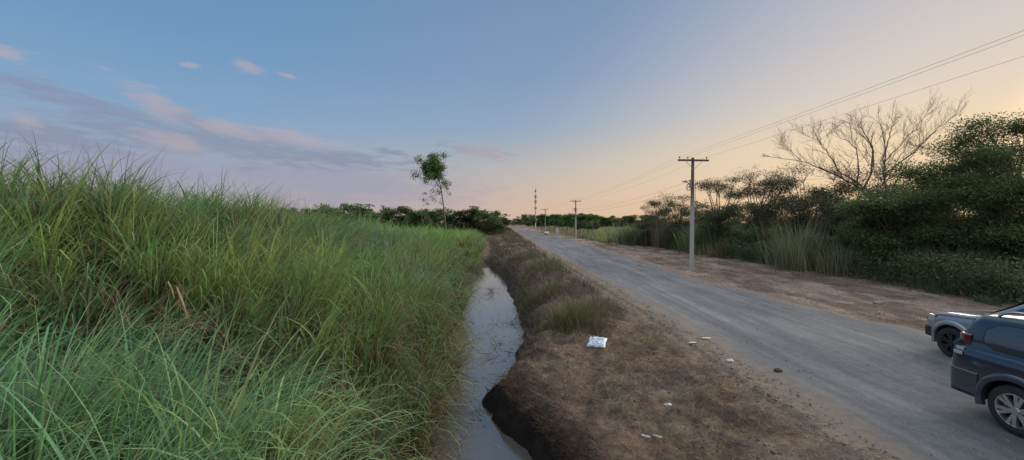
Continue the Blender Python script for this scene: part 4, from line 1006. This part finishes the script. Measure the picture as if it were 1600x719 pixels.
# ------------------------------------------------------------------ cars
def car(name, P):
    """x forward, y left, z up; origin on the ground under the rear end"""
    root = empty(name); paint, trimm, glass, tyre, rim = P['paint'], M_trim, M_glass, M_tyre, P['rim']
    Wd = P['W']/2; Lc = P['L']
    top = LI(*zip(*P['top'])); wid = LI(*zip(*P['wid'])); zb = LI(*zip(*P['bot'])); belt = LI(*zip(*P['belt']))
    S = np.array(sorted(set(list(np.round(np.linspace(0, Lc, 70), 3)) + [p[0] for p in P['top']] + [p[0] for p in P['wid']])))
    def sm(f, s):  # slight rounding of the profile
        h = .05; return float((f(max(0, s-h))+2*f(s)+f(min(Lc, s+h)))/4)
    def geo(s):
        w = sm(wid, s)*Wd; b = sm(zb, s); t_ = sm(top, s); be = min(float(belt(s)), t_-.03)
        gh = t_-be; k = min(1, gh/.25); wr = w-.06*k-gh*.26
        return w, b, t_, be, gh, k, wr
    def half(s):
        w, b, t_, be, gh, k, wr = geo(s)
        pts = [(0, b), (.55*w, b), (w-.07, b), (w-.025, b+.07)]
        m0, m1 = b+.18, be-.16
        if m1 < m0: m1 = m0+.02
        for q in (0, .33, .66, 1): pts.append((w-.006+.012*math.sin(q*PI), m0+(m1-m0)*q))
        pts += [(w-.012, be-.07), (w-.045*k-.01, be-.005), (w-.06*k-.015, be+.02*k)]
        z1 = t_-.10*k
        y0, z0 = pts[-1]
        for q in (.25, .5, .75, 1): pts.append((y0+(wr+.02-y0)*q+.02*k*math.sin(q*PI), z0+(z1-z0)*q))
        pts += [(wr-.02, t_-.045*k), (wr-.08, t_-.012*k), (wr*.6, t_+.012*k), (wr*.3, t_+.02*k), (0, t_+.022*k)]
        return pts
    rings = []
    for s in S:
        h = half(s); ring = [(s, y, z) for y, z in h] + [(s, -y, z) for y, z in h[-2:0:-1]]; rings.append(ring)
    K = len(rings[0]); bm = bmesh.new(); vs = [[bm.verts.new(p) for p in rg] for rg in rings]
    for a, b_ in zip(vs[:-1], vs[1:]):
        for j in range(K): bm.faces.new((a[j], a[(j+1) % K], b_[(j+1) % K], b_[j]))
    bm.faces.new(vs[0][::-1]); bm.faces.new(vs[-1])
    body = bm_obj('body', bm, [paint, trimm], root)
    # wheel arches
    ax = [P['rear_ax'], P['front_ax']]; AR = P['arch']; WR = P['wheel']
    bm = bmesh.new()
    for x in ax:
        for s in (-1, 1): bm_cyl(bm, (x, s*(Wd-.34), WR), (x, s*(Wd+.4), WR), AR, n=40)
    cut = bm_obj('cutter', bm, None)
    md = body.modifiers.new('b', 'BOOLEAN'); md.operation = 'DIFFERENCE'; md.object = cut; md.solver = 'EXACT'
    bpy.context.view_layer.update(); dg = bpy.context.evaluated_depsgraph_get()
    me = bpy.data.meshes.new_from_object(body.evaluated_get(dg)); body.modifiers.clear(); body.data = me
    bpy.data.objects.remove(cut)
    for f in me.polygons:
        c = f.center
        for x in ax:
            if math.hypot(c.x-x, c.z-WR) < AR+.012 and abs(c.y) > Wd-.36 and (abs(f.normal.y) < .6 or abs(c.y) < Wd-.3): f.material_index = 1
        if c.z < P['clad']: f.material_index = 1 if P.get('dark_sill') else f.material_index
    me.polygons.foreach_set('use_smooth', [True]*len(me.polygons)); me.set_sharp_from_angle(angle=math.radians(32))
    # side point on greenhouse
    def gp(s, q, side, off=.006):
        w, b, t_, be, gh, k, wr = geo(s); y0 = w-.06*k-.015; z0 = be+.02*k; z1 = t_-.10*k
        return Vector((s, side*(y0+(wr+.02-y0)*q+.02*k*math.sin(q*PI)+off), z0+(z1-z0)*q))
    def bp(s, z, side, off=.006):
        w, b, t_, be, gh, k, wr = geo(s); h = half(s)
        zz = [p[1] for p in h[3:16]]; yy = [p[0] for p in h[3:16]]
        return Vector((s, side*(float(np.interp(z, zz, yy))+off), z))
    for side in (-1, 1):
        for (s0, s1, q0, q1, rr) in P['windows']:
            for nm, pad, off, mat in (('window_trim', .022, .004, trimm), ('side_window', 0, .010, glass)):
                bm = bmesh.new(); N = 14; M_ = 7; grid = []
                for i in range(N+1):
                    col_ = []
                    for j in range(M_+1):
                        u, v = i/N, j/M_
                        # squircle-ish rounded corners
                        uu = 2*u-1; vv = 2*v-1; e = rr
                        sx = uu*(1-e*.5*vv**4*abs(uu)**3); sy = vv*(1-e*.5*uu**4*abs(vv)**3)
                        s = (s0+s1)/2+sx*((s1-s0)/2+pad); q = (q0+q1)/2+sy*((q1-q0)/2+pad*1.4)
                        col_.append(bm.verts.new(gp(s, q, side, off)))
                    grid.append(col_)
                for i in range(N):
                    for j in range(M_): bm.faces.new((grid[i][j], grid[i+1][j], grid[i+1][j+1], grid[i][j+1]))
                o = bm_obj(nm, bm, mat, root, 60)
        # flares
        for x in ax:
            bm = bmesh.new(); prev = None; A = np.linspace(-.22, PI+.22, 34)
            for a in A:
                c_, s_ = math.cos(a), math.sin(a); ring = []
                for (rad, oy) in ((AR-.012, -.05), (AR-.012, .025), (AR+.02, .042), (AR+.075, .032), (AR+.10, -.004), (AR+.10, -.05)):
                    yy = bp(np.clip(x+rad*c_, .02, Lc-.02), max(WR+rad*s_, .4), 1, 0).y
                    ring.append(bm.verts.new((x+rad*c_, side*(yy+oy), WR+rad*s_)))
                if prev:
                    for j in range(5): bm.faces.new((prev[j], prev[j+1], ring[j+1], ring[j]))
                prev = ring
            bm_obj('wheel_flare', bm, P['flare'], root, 50)
        # running board
        bm = bmesh.new(); bm_box(bm, ((ax[0]+ax[1])/2, side*(Wd-.01), .40), (ax[1]-ax[0]-2*AR-.12, .16, .05), bev=.015); bm_obj('running_board', bm, trimm, root, 40)
        # handles, mirror
        for s in P['handles']:
            p = bp(s, P['handle_z'], side, .02); bm = bmesh.new(); bm_box(bm, p, (.2, .035, .035), bev=.012); bm_obj('door_handle', bm, paint, root, 40)
        for s in P['seams']:
            bm = bmesh.new(); prev = None
            for z in np.linspace(.5, float(belt(s))+.01, 9):
                a = bm.verts.new(bp(s-.006, z, side, .003)); b2 = bm.verts.new(bp(s+.006, z, side, .003))
                if prev: bm.faces.new((prev[0], prev[1], b2, a))
                prev = (a, b2)
            bm_obj('door_seam', bm, trimm, root)
        m_s = P['mirror']; p = bp(m_s, float(belt(m_s))+.0, side, .14)
        bm = bmesh.new(); bm_box(bm, p+Vector((0, 0, .10)), (.14, .24, .19), bev=.05); bm_box(bm, p+Vector((.02, -side*.12, .03)), (.08, .14, .05), bev=.01); mo = bm_obj('wing_mirror', bm, P.get('mirror_mat', paint), root, 50)
        # roof rail
        if P['rail']:
            a, b2 = P['rail']; t = Tubes(8); ss = np.linspace(a, b2, 20); pts = []
            for i, s in enumerate(ss):
                w, b, t_, be, gh, k, wr = geo(s); e = min(i, 19-i); pts.append((s, side*(wr-.06), t_+(.07 if e > 1 else (.05 if e == 1 else -.01))))
            t.add(pts, np.full(20, .018)); link('roof_rail', t.mesh('roof_rail'), M_rail, root)
            for s in (a+.5, (a+b2)/2, b2-.5):
                bm = bmesh.new(); w, b, t_, be, gh, k, wr = geo(s); bm_box(bm, (s, side*(wr-.06), t_+.03), (.08, .03, .08), bev=.008); bm_obj('rail_foot', bm, M_rail, root)
        # wheels
        for x in ax:
            wr_ = empty('wheel', (x, side*(Wd-.115), WR)); wr_.parent = root
            bm = bmesh.new(); prof = [(-.11, .62), (-.12, .80), (-.10, .95), (-.07, 1.0), (0, 1.005), (.07, 1.0), (.10, .95), (.12, .80), (.11, .64)]
            rings = []
            for k in range(48):
                a = k*2*PI/48; tread = 1 if k % 2 else .985
                rings.append([bm.verts.new((math.cos(a)*WR*q*(tread if q > .99 else 1), y, math.sin(a)*WR*q*(tread if q > .99 else 1))) for y, q in prof])
            for k in range(48):
                A_, B_ = rings[k], rings[(k+1) % 48]
                for j in range(len(prof)-1): bm.faces.new((A_[j], A_[j+1], B_[j+1], B_[j]))
                bm.faces.new((A_[-1], A_[0], B_[0], B_[-1]))
            bm_obj('tyre', bm, tyre, wr_, 50)
            # rim with dish, lip and spokes
            bm = bmesh.new(); RR = WR*.66; rings = []
            prof = [(.115, RR), (.118, RR*.955), (.095, RR*.92), (-.02, RR*.88), (-.09, RR*.9)]
            for k in range(48):
                a = k*2*PI/48; rings.append([bm.verts.new((math.cos(a)*q, side*y, math.sin(a)*q)) for y, q in prof])
            for k in range(48):
                A_, B_ = rings[k], rings[(k+1) % 48]
                for j in range(len(prof)-1): bm.faces.new((A_[j], A_[j+1], B_[j+1], B_[j]))
            ns = P['spokes']
            for k in range(ns):
                for dlt in ((-.13, .13) if P['twin'] else (0,)):
                    a = k*2*PI/ns+.3; r0, r1 = RR*.2, RR*.95
                    c0 = Vector((math.cos(a+dlt*.9)*r0, side*.085, math.sin(a+dlt*.9)*r0)); c1 = Vector((math.cos(a+dlt*1.35)*r1, side*.098, math.sin(a+dlt*1.35)*r1))
                    d = (c1-c0).normalized(); n_ = Vector((0, side, 0)); t_ = d.cross(n_)
                    w0, w1 = (.020, .026) if P['twin'] else (.035, .03)
                    q = [c0-t_*w0, c0+t_*w0, c1+t_*w1, c1-t_*w1]
                    tv = [bm.verts.new(p+n_*.012) for p in q]; bv = [bm.verts.new(p-n_*.03+(t_*.006 if i in (0, 3) else -t_*.006)*-1) for i, p in enumerate(q)]
                    bm.faces.new(tv)
                    for i in range(4): bm.faces.new((tv[i], tv[(i+1) % 4], bv[(i+1) % 4], bv[i]))
            bm_cyl(bm, (0, side*.05, 0), (0, side*.112, 0), RR*.24, RR*.2, 20)
            bm_obj('rim', bm, rim, wr_, 35)
            bm = bmesh.new(); bm_cyl(bm, (0, -side*.02, 0), (0, side*.01, 0), RR*.72, n=28); bm_obj('brake_disc', bm, M_disc, wr_, 35)
    # end-wise glass
    def cross_glass(nm, s0, s1, z0=None):
        bm = bmesh.new(); grid = []
        for i in range(9):
            s = s0+(s1-s0)*i/8; w, b, t_, be, gh, k, wr = geo(s); row = []
            for j in range(11):
                v = (j/10*2-1)*.93; y = v*(wr-.05); row.append(bm.verts.new((s+.012*(1 if s1 > Lc/2 else -1), y, t_+.022*k*(1-v*v*.9)+.012)))
            grid.append(row)
        for i in range(8):
            for j in range(10): bm.faces.new((grid[i][j], grid[i][j+1], grid[i+1][j+1], grid[i+1][j]))
        bm_obj(nm, bm, glass, root, 60)
    cross_glass('windscreen', *P['screen']); 
    if P['rear_screen']: cross_glass('rear_window', *P['rear_screen'])
    # bumpers wrap round the ends
    def wrap(nm, rear, z0, z1, reach, off, mat, zt=None, prof_round=True, sides=(-1, 1), s_in=0.0, ycut=0.0):
        e = (0 if rear else Lc) + s_in; sg = 1 if rear else -1; bm = bmesh.new(); rows = []
        path = []
        rc = max(.06, min(.17 if rear else .30, reach-.04)); ins = rc*.85
        for s in np.linspace(reach, rc, 8): path.append(bp(float(np.clip(e+sg*s, .01, Lc-.01)), (z0+z1)/2, 1, off))
        wv = path[-1].y
        for a in np.linspace(.15, 1, 7)*PI/2: path.append(Vector((e+sg*(rc-(rc+off)*math.sin(a)), wv-ins*(1-math.cos(a)), 0)))
        yend = path[-1].y
        for q in np.linspace(.85, ycut, 5): path.append(Vector((e-sg*off, yend*q, 0)))
        full = [Vector((p.x, p.y, 0)) for p in path]
        prof = [(-.025, 0), (0, .015), (.0, .5), (.0, .93), (-.03, 1.0), (-.09, 1.01)] if prof_round else [(0, 0), (0, 1)]
        for side in sides:
            rows = []
            for i, p in enumerate(full):
                a = full[max(0, i-1)]; b_ = full[min(len(full)-1, i+1)]; tn = (b_-a).normalized(); nn = Vector((tn.y*-sg*-1, 0, 0)); 
                nrm = Vector((-tn.y, tn.x, 0)) ; 
                if nrm.dot(Vector((p.x-Lc/2, p.y, 0))) < 0: nrm = -nrm
                rows.append([bm.verts.new((p.x+nrm.x*o, side*(p.y+nrm.y*o), z0+(z1-z0)*h)) for o, h in prof])
            for A_, B_ in zip(rows[:-1], rows[1:]):
                for j in range(len(prof)-1): bm.faces.new((A_[j], A_[j+1], B_[j+1], B_[j]))
        bmesh.ops.remove_doubles(bm, verts=bm.verts, dist=.001)
        return bm_obj(nm, bm, mat, root, 40)
    wrap('rear_bumper', True, P['rb'][0], P['rb'][1], P['rear_ax']-AR-.03, .022, paint)
    wrap('front_bumper', False, P['fb'][0], P['fb'][1], Lc-P['front_ax']-AR-.06, .025, P.get('fb_mat', paint))
    wrap('bumper_skirt', True, P['rb'][0]-.05, P['rb'][0]+.03, P['rear_ax']-AR-.05, .026, M_trim)
    # lamps
    for side in (-1, 1):
        wrap('tail_lamp', True, P['tl'][0]+(P['tl'][1]-P['tl'][0])*.42, P['tl'][1], .24, .010, M_red, sides=(side,), ycut=.86, s_in=.075)
        for k in range(2):
            z = P['tl'][0]+(P['tl'][1]-P['tl'][0])*(.03+.19*k); wrap('lamp_lens', True, z, z+.055, .22, .016, M_lens, sides=(side,), ycut=.86, s_in=.035)
        wrap('headlight', False, P['hl'][0], P['hl'][1], .34, .006, M_lens, sides=(side,), ycut=.72, s_in=-.03)
    bm = bmesh.new(); bm_box(bm, (Lc+.035, 0, (P['hl'][0]+P['hl'][1])/2-.04), (.05, .9, .2), bev=.015)
    bm_obj('grille', bm, trimm, root, 40)
    for k in range(5):
        pass
    bm = bmesh.new(); bm_box(bm, (-.065, 0, P['rb'][0]+.2), (.02, .34, .16), bev=.004); bm_obj('number_plate', bm, M_plate, root)
    bm = bmesh.new(); bm_box(bm, (Lc/2, 0, .42), (Lc-1.2, P['W']-.75, .14), bev=.02); bm_obj('underbody', bm, trimm, root)
    return root
M_trim = plain('black_plastic', (.018, .018, .019), .6, var=.1)
M_glass = plain('tinted_glass', (.016, .028, .05), .04, coat=1.0, spec=.8)
M_tyre = plain('tyre_rubber', (.022, .022, .023), .85, var=.2, scale=20)
M_disc = plain('dark_brake_metal', (.03, .03, .03), .6, .3)  # even dark grey for the brake discs
M_rail = plain('rail_alloy', (.32, .33, .35), .35, .8)
M_red = plain('red_lens', (.085, .014, .014), .12, coat=1.0)
M_lens = plain('clear_lens', (.38, .40, .42), .12, coat=1.0, spec=.8)
M_plate = plain('plate', (.55, .54, .50), .4)
def paint_mat(name, c, metal):
    m, nt, b = newmat(name); tc = nt.nodes.new('ShaderNodeTexCoord'); sp = nt.nodes.new('ShaderNodeSeparateXYZ'); nt.links.new(tc.outputs['Object'], sp.inputs[0])
    n = noise(nt, mapping(nt, (1, 1, 1)), 4.5, 8, .7); n2 = noise(nt, mapping(nt, (1.5, 6, 6)), 3, 5, .6)
    f = nt.nodes.new('ShaderNodeMapRange'); nt.links.new(sp.outputs['Z'], f.inputs[0]); f.inputs[1].default_value = 1.1; f.inputs[2].default_value = .35; f.inputs[3].default_value = .02; f.inputs[4].default_value = .30
    d = mathn(nt, 'MULTIPLY', f.outputs[0], mathn(nt, 'ADD', mathn(nt, 'MULTIPLY', n, 1.1), mathn(nt, 'MULTIPLY', n2, .5)), clamp=True)
    nt.links.new(mixc(nt, d, c, (.19, .165, .135)), b.inputs['Base Color'])
    nt.links.new(mathn(nt, 'ADD', mathn(nt, 'MULTIPLY', d, .5), .2), b.inputs['Roughness']); b.inputs['Metallic'].default_value = metal
    nt.links.new(mathn(nt, 'SUBTRACT', 1.0, d, clamp=True), b.inputs['Coat Weight']); b.inputs['Coat Roughness'].default_value = .06
    return m
M_navy = paint_mat('dark_blue_paint', (.008, .020, .048), .1)
M_silver = paint_mat('silver_paint', (.24, .27, .33), .35)
M_chrome = plain('bright_alloy', (.58, .59, .61), .22, .9)
M_blackrim = plain('dark_alloy', (.05, .052, .055), .35, .7)

suv = dict(L=4.78, W=1.88, paint=M_navy, rim=M_chrome, flare=M_navy, wheel=.385, arch=.46, rear_ax=.98, front_ax=3.80, clad=.0,
    top=[(0, .86), (.03, 1.05), (.07, 1.22), (.13, 1.45), (.22, 1.66), (.36, 1.755), (.7, 1.80), (1.5, 1.84), (2.4, 1.83), (2.95, 1.77), (3.25, 1.55), (3.7, 1.16), (3.9, 1.12), (4.3, 1.07), (4.6, .99), (4.72, .88), (4.78, .76)],
    wid=[(0, .90), (.05, .95), (.15, .985), (.4, 1.0), (4.1, 1.0), (4.5, .96), (4.7, .88), (4.78, .80)],
    bot=[(0, .48), (.3, .38), (1.2, .33), (3.6, .33), (4.4, .36), (4.78, .46)],
    belt=[(0, 1.16), (1, 1.16), (3.6, 1.09), (4.2, 1.02), (4.78, .85)],
    windows=[(.50, 1.30, .12, .90, .55), (1.40, 2.22, .08, .92, .3), (2.32, 3.02, .08, .90, .35)],
    handles=[1.65, 2.62], handle_z=1.0, seams=[1.36, 2.27, 3.28], mirror=3.12, rail=(.55, 2.75), screen=(3.02, 3.64), rear_screen=(.085, .21),
    rb=(.42, .80), fb=(.42, .74), tl=(1.02, 1.40), hl=(.80, .98), spokes=6, twin=True)
a = car('parked_suv', suv)
a.location = (7.86+.94, 7.24, .035); a.rotation_euler = (0, 0, -PI/2)
tag(a, 'dark navy blue sport utility vehicle parked nearest at the right edge', 'car', 'cars parked on the road')
pk = dict(suv); pk.update(L=4.7, W=1.84, paint=M_silver, rim=M_blackrim, flare=M_silver, mirror_mat=M_trim, wheel=.375, arch=.45, rear_ax=1.0, front_ax=3.92,
    top=[(0, .86), (.04, 1.05), (.10, 1.22), (.22, 1.45), (.4, 1.62), (.8, 1.68), (1.6, 1.73), (2.3, 1.72), (2.65, 1.64), (3.05, 1.38), (3.4, 1.17), (3.6, 1.14), (4.1, 1.10), (4.45, 1.03), (4.62, .93), (4.7, .78)],
    wid=[(0, .90), (.05, .95), (.15, .985), (.4, 1.0), (4.0, 1.0), (4.35, .96), (4.6, .87), (4.7, .76)],
    belt=[(0, 1.08), (1, 1.08), (3.4, 1.04), (4.2, .98), (4.7, .82)],
    windows=[(.62, 1.2, .14, .88, .45), (1.30, 2.05, .08, .92, .3), (2.15, 2.85, .08, .90, .35)],
    handles=[1.5, 2.45], handle_z=.95, seams=[1.25, 2.10, 3.15], mirror=2.98, rail=None, screen=(2.72, 3.36), rear_screen=(.11, .36), hl=(.80, .97), spokes=6, twin=True, fb_mat=M_trim, fb=(.40, .66))
b = car('parked_suv', pk)
b.location = (10.8+.92, 10.62-4.7, .035); b.rotation_euler = (0, 0, PI/2)
tag(b, 'silver grey vehicle parked beyond the navy one with only its bonnet clear', 'car', 'cars parked on the road')

# ------------------------------------------------------------------ sky
SUN_AZ = math.radians(66)      # clockwise from +Y toward +X
SUN_EL = math.radians(9)
def srgb(*c): return tuple(((v/255+.055)/1.055)**2.4 if v/255 > .04045 else v/255/12.92 for v in c)
def world():
    w = bpy.data.worlds.new('World'); bpy.context.scene.world = w; w.use_nodes = True; nt = w.node_tree
    bg = nt.nodes['Background']
    sky = nt.nodes.new('ShaderNodeTexSky'); sky.sky_type = 'NISHITA'; sky.sun_disc = False
    sky.sun_elevation = math.radians(3); sky.sun_rotation = SUN_AZ; sky.altitude = 50; sky.air_density = 1.2; sky.dust_density = 2.0; sky.ozone_density = 1.5
    tc = nt.nodes.new('ShaderNodeTexCoord'); sp = nt.nodes.new('ShaderNodeSeparateXYZ'); nt.links.new(tc.outputs['Generated'], sp.inputs[0])
    x, y, z = sp.outputs
    el = mathn(nt, 'MULTIPLY', mathn(nt, 'ARCSINE', z), 180/PI)
    az = mathn(nt, 'MULTIPLY', mathn(nt, 'ARCTAN2', x, y), 180/PI)
    e01 = mathn(nt, 'DIVIDE', el, 90.0, clamp=True)
    E = lambda d: d/90
    left = ramp(nt, e01, [(0, srgb(164, 156, 164)), (E(3), srgb(163, 158, 168)), (E(7), srgb(145, 158, 180)), (E(13), srgb(124, 156, 188)), (E(20), srgb(106, 145, 184)), (E(32), srgb(86, 133, 172)), (E(55), (.75, .88, 1.0)), (1, (1.0, 1.08, 1.15))])  # overhead stops of all three ramps raised as added fill light
    mid = ramp(nt, e01, [(0, srgb(200, 174, 158)), (E(4), srgb(192, 173, 163)), (E(8), srgb(172, 172, 172)), (E(13), srgb(142, 160, 182)), (E(20), srgb(126, 149, 180)), (E(32), srgb(112, 138, 170)), (E(55), (.75, .86, .98)), (1, (1.0, 1.08, 1.15))])
    right = ramp(nt, e01, [(0, srgb(224, 188, 148)), (E(5), srgb(226, 200, 168)), (E(9), srgb(226, 204, 172)), (E(14), srgb(210, 198, 186)), (E(22), srgb(192, 187, 188)), (E(32), srgb(170, 174, 186)), (E(55), (.85, .90, .98)), (1, (1.0, 1.08, 1.15))])
    def mr(v, a, b):
        m = nt.nodes.new('ShaderNodeMapRange'); m.interpolation_type = 'SMOOTHSTEP'; nt.links.new(v, m.inputs[0]); m.inputs[1].default_value = a; m.inputs[2].default_value = b; return m.outputs[0]
    fm1 = mr(az, -46, 10); fm2 = mr(mathn(nt, 'SUBTRACT', az, mathn(nt, 'MULTIPLY', el, .75)), -14, 38)
    c = mixc(nt, fm1, left, mid); c = mixc(nt, fm2, c, right)
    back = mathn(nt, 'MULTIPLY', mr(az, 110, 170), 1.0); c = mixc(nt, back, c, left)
    c = mixc(nt, mathn(nt, 'MULTIPLY', mr(mathn(nt, 'MULTIPLY', az, -1.0), 66, 110), .75), c, (.85, .86, .92)); c = mixc(nt, mathn(nt, 'MULTIPLY', mr(az, 120, 175), .75), c, (.85, .86, .92))  # unseen sky left and behind brightened, added to light thicket and grass
    # afterglow around the low sun, outside the frame
    sd = (math.sin(SUN_AZ), math.cos(SUN_AZ), math.sin(math.radians(4)))
    vm = nt.nodes.new('ShaderNodeVectorMath'); vm.operation = 'DOT_PRODUCT'; nt.links.new(tc.outputs['Generated'], vm.inputs[0]); vm.inputs[1].default_value = sd
    g1 = mr(vm.outputs['Value'], .955, 1.0); g2 = mathn(nt, 'POWER', g1, 1.6)
    # clouds ------------------------------------------------
    mp = nt.nodes.new('ShaderNodeCombineXYZ'); nt.links.new(mathn(nt, 'MULTIPLY', az, .045), mp.inputs[0]); nt.links.new(mathn(nt, 'MULTIPLY', mathn(nt, 'ADD', el, mathn(nt, 'MULTIPLY', az, .05)), .24), mp.inputs[1])
    nz = noise(nt, mp.outputs[0], 2.6, 7, .58, .6); nz2 = noise(nt, mp.outputs[0], 7.0, 6, .6, .3)
    wob = mathn(nt, 'MULTIPLY', mathn(nt, 'SUBTRACT', nz, .5), 1.0)
    wob2 = mathn(nt, 'MULTIPLY', mathn(nt, 'SUBTRACT', nz2, .5), 1.0)
    def blob(px, py, rx, ry, slope=0.0, wa=1.0):
        """soft ellipse given by photo position; slope in px per px"""
        dx = px-800; a0 = math.degrees(math.atan2(dx, F)); e0 = math.degrees(math.atan2(348-py, math.hypot(dx, F)))
        cs = math.cos(math.radians(a0)); ra = math.degrees(rx/F)*cs*cs; re = math.degrees(ry/F)*cs
        da = mathn(nt, 'SUBTRACT', az, a0)
        de = mathn(nt, 'SUBTRACT', mathn(nt, 'SUBTRACT', el, e0), mathn(nt, 'MULTIPLY', da, -slope/max(cs, .3)))
        u = mathn(nt, 'DIVIDE', da, ra); v = mathn(nt, 'DIVIDE', de, re)
        d = mathn(nt, 'SQRT', mathn(nt, 'ADD', mathn(nt, 'MULTIPLY', u, u), mathn(nt, 'MULTIPLY', v, v)))
        d = mathn(nt, 'ADD', d, mathn(nt, 'MULTIPLY', mathn(nt, 'ADD', wob, mathn(nt, 'MULTIPLY', wob2, 1.3)), 2.3*wa))
        return mr(d, 1.35, .2)
    def mx(lst):
        o = lst[0]
        for l in lst[1:]: o = mathn(nt, 'MAXIMUM', o, l)
        return o
    lil = mx([blob(120, 155, 190, 15, .13), blob(300, 190, 90, 14, .3), blob(60, 205, 190, 26, .03), blob(330, 222, 240, 26, .04), blob(520, 246, 130, 14, .05), blob(740, 236, 45, 9, .1), blob(605, 237, 26, 5, .0)])
    haze = mx([blob(150, 255, 330, 50, .02, .4), blob(520, 285, 260, 45, .05, .4)])
    pink = mx([blob(12, 84, 42, 17, .05), blob(388, 105, 25, 9, .1, .6), blob(298, 102, 13, 3.5, 0), blob(447, 118, 13, 3, .1), blob(252, 166, 62, 20, .3), blob(355, 201, 60, 12, .12), blob(38, 187, 32, 12, .1), blob(470, 216, 70, 13, .1), blob(275, 222, 60, 14, .1), blob(755, 238, 46, 12, .12, .6), blob(848, 231, 22, 4, 0)])
    c = mixc(nt, mathn(nt, 'MULTIPLY', haze, .65), c, srgb(146, 148, 170))
    c = mixc(nt, mathn(nt, 'MULTIPLY', lil, .72), c, srgb(128, 137, 160))
    c = mixc(nt, mathn(nt, 'MULTIPLY', pink, .58), c, srgb(176, 164, 171))
    c = mixc(nt, 1.0, c, mixc(nt, g2, (0, 0, 0), (1.6, 1.0, .5)), 'ADD')
    # blend with the physical sky
    ns = mixc(nt, 1.0, sky.outputs['Color'], (.08, .08, .08), 'MULTIPLY')
    NS.append(ns)
    c = mixc(nt, .12, c, ns)
    sc_ = mixc(nt, 1.0, c, (10, 10, 10), 'MULTIPLY')
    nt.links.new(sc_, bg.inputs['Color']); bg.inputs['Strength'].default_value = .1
NS = []
world()
sl = bpy.data.lights.new('sun', 'SUN'); sl.energy = 3.2; sl.angle = math.radians(50); sl.color = (1, .90, .78)
so = bpy.data.objects.new('sun', sl); C.objects.link(so)
el_ = math.radians(23)
d = Vector((-math.sin(SUN_AZ)*math.cos(el_), -math.cos(SUN_AZ)*math.cos(el_), -math.sin(el_))); so.rotation_euler = d.to_track_quat('-Z', 'Y').to_euler()

# ------------------------------------------------------------------ camera
cam = bpy.data.cameras.new('camera'); co = bpy.data.objects.new('camera', cam); C.objects.link(co)
cam.sensor_width = 36; cam.lens = 36*F/1600; cam.shift_y = -(359.5-348)/1600; cam.clip_end = 6000; cam.clip_start = .05
co.location = (0, 0, H); co.rotation_euler = (PI/2, 0, 0)
s = bpy.context.scene; s.camera = co
s.view_settings.view_transform = 'Standard'; s.view_settings.look = 'None'; s.view_settings.exposure = 0.3; s.view_settings.gamma = 1
s.view_settings.use_curve_mapping = False
s.cycles.max_bounces = 6; s.cycles.diffuse_bounces = 3; s.cycles.transmission_bounces = 3; s.cycles.glossy_bounces = 3
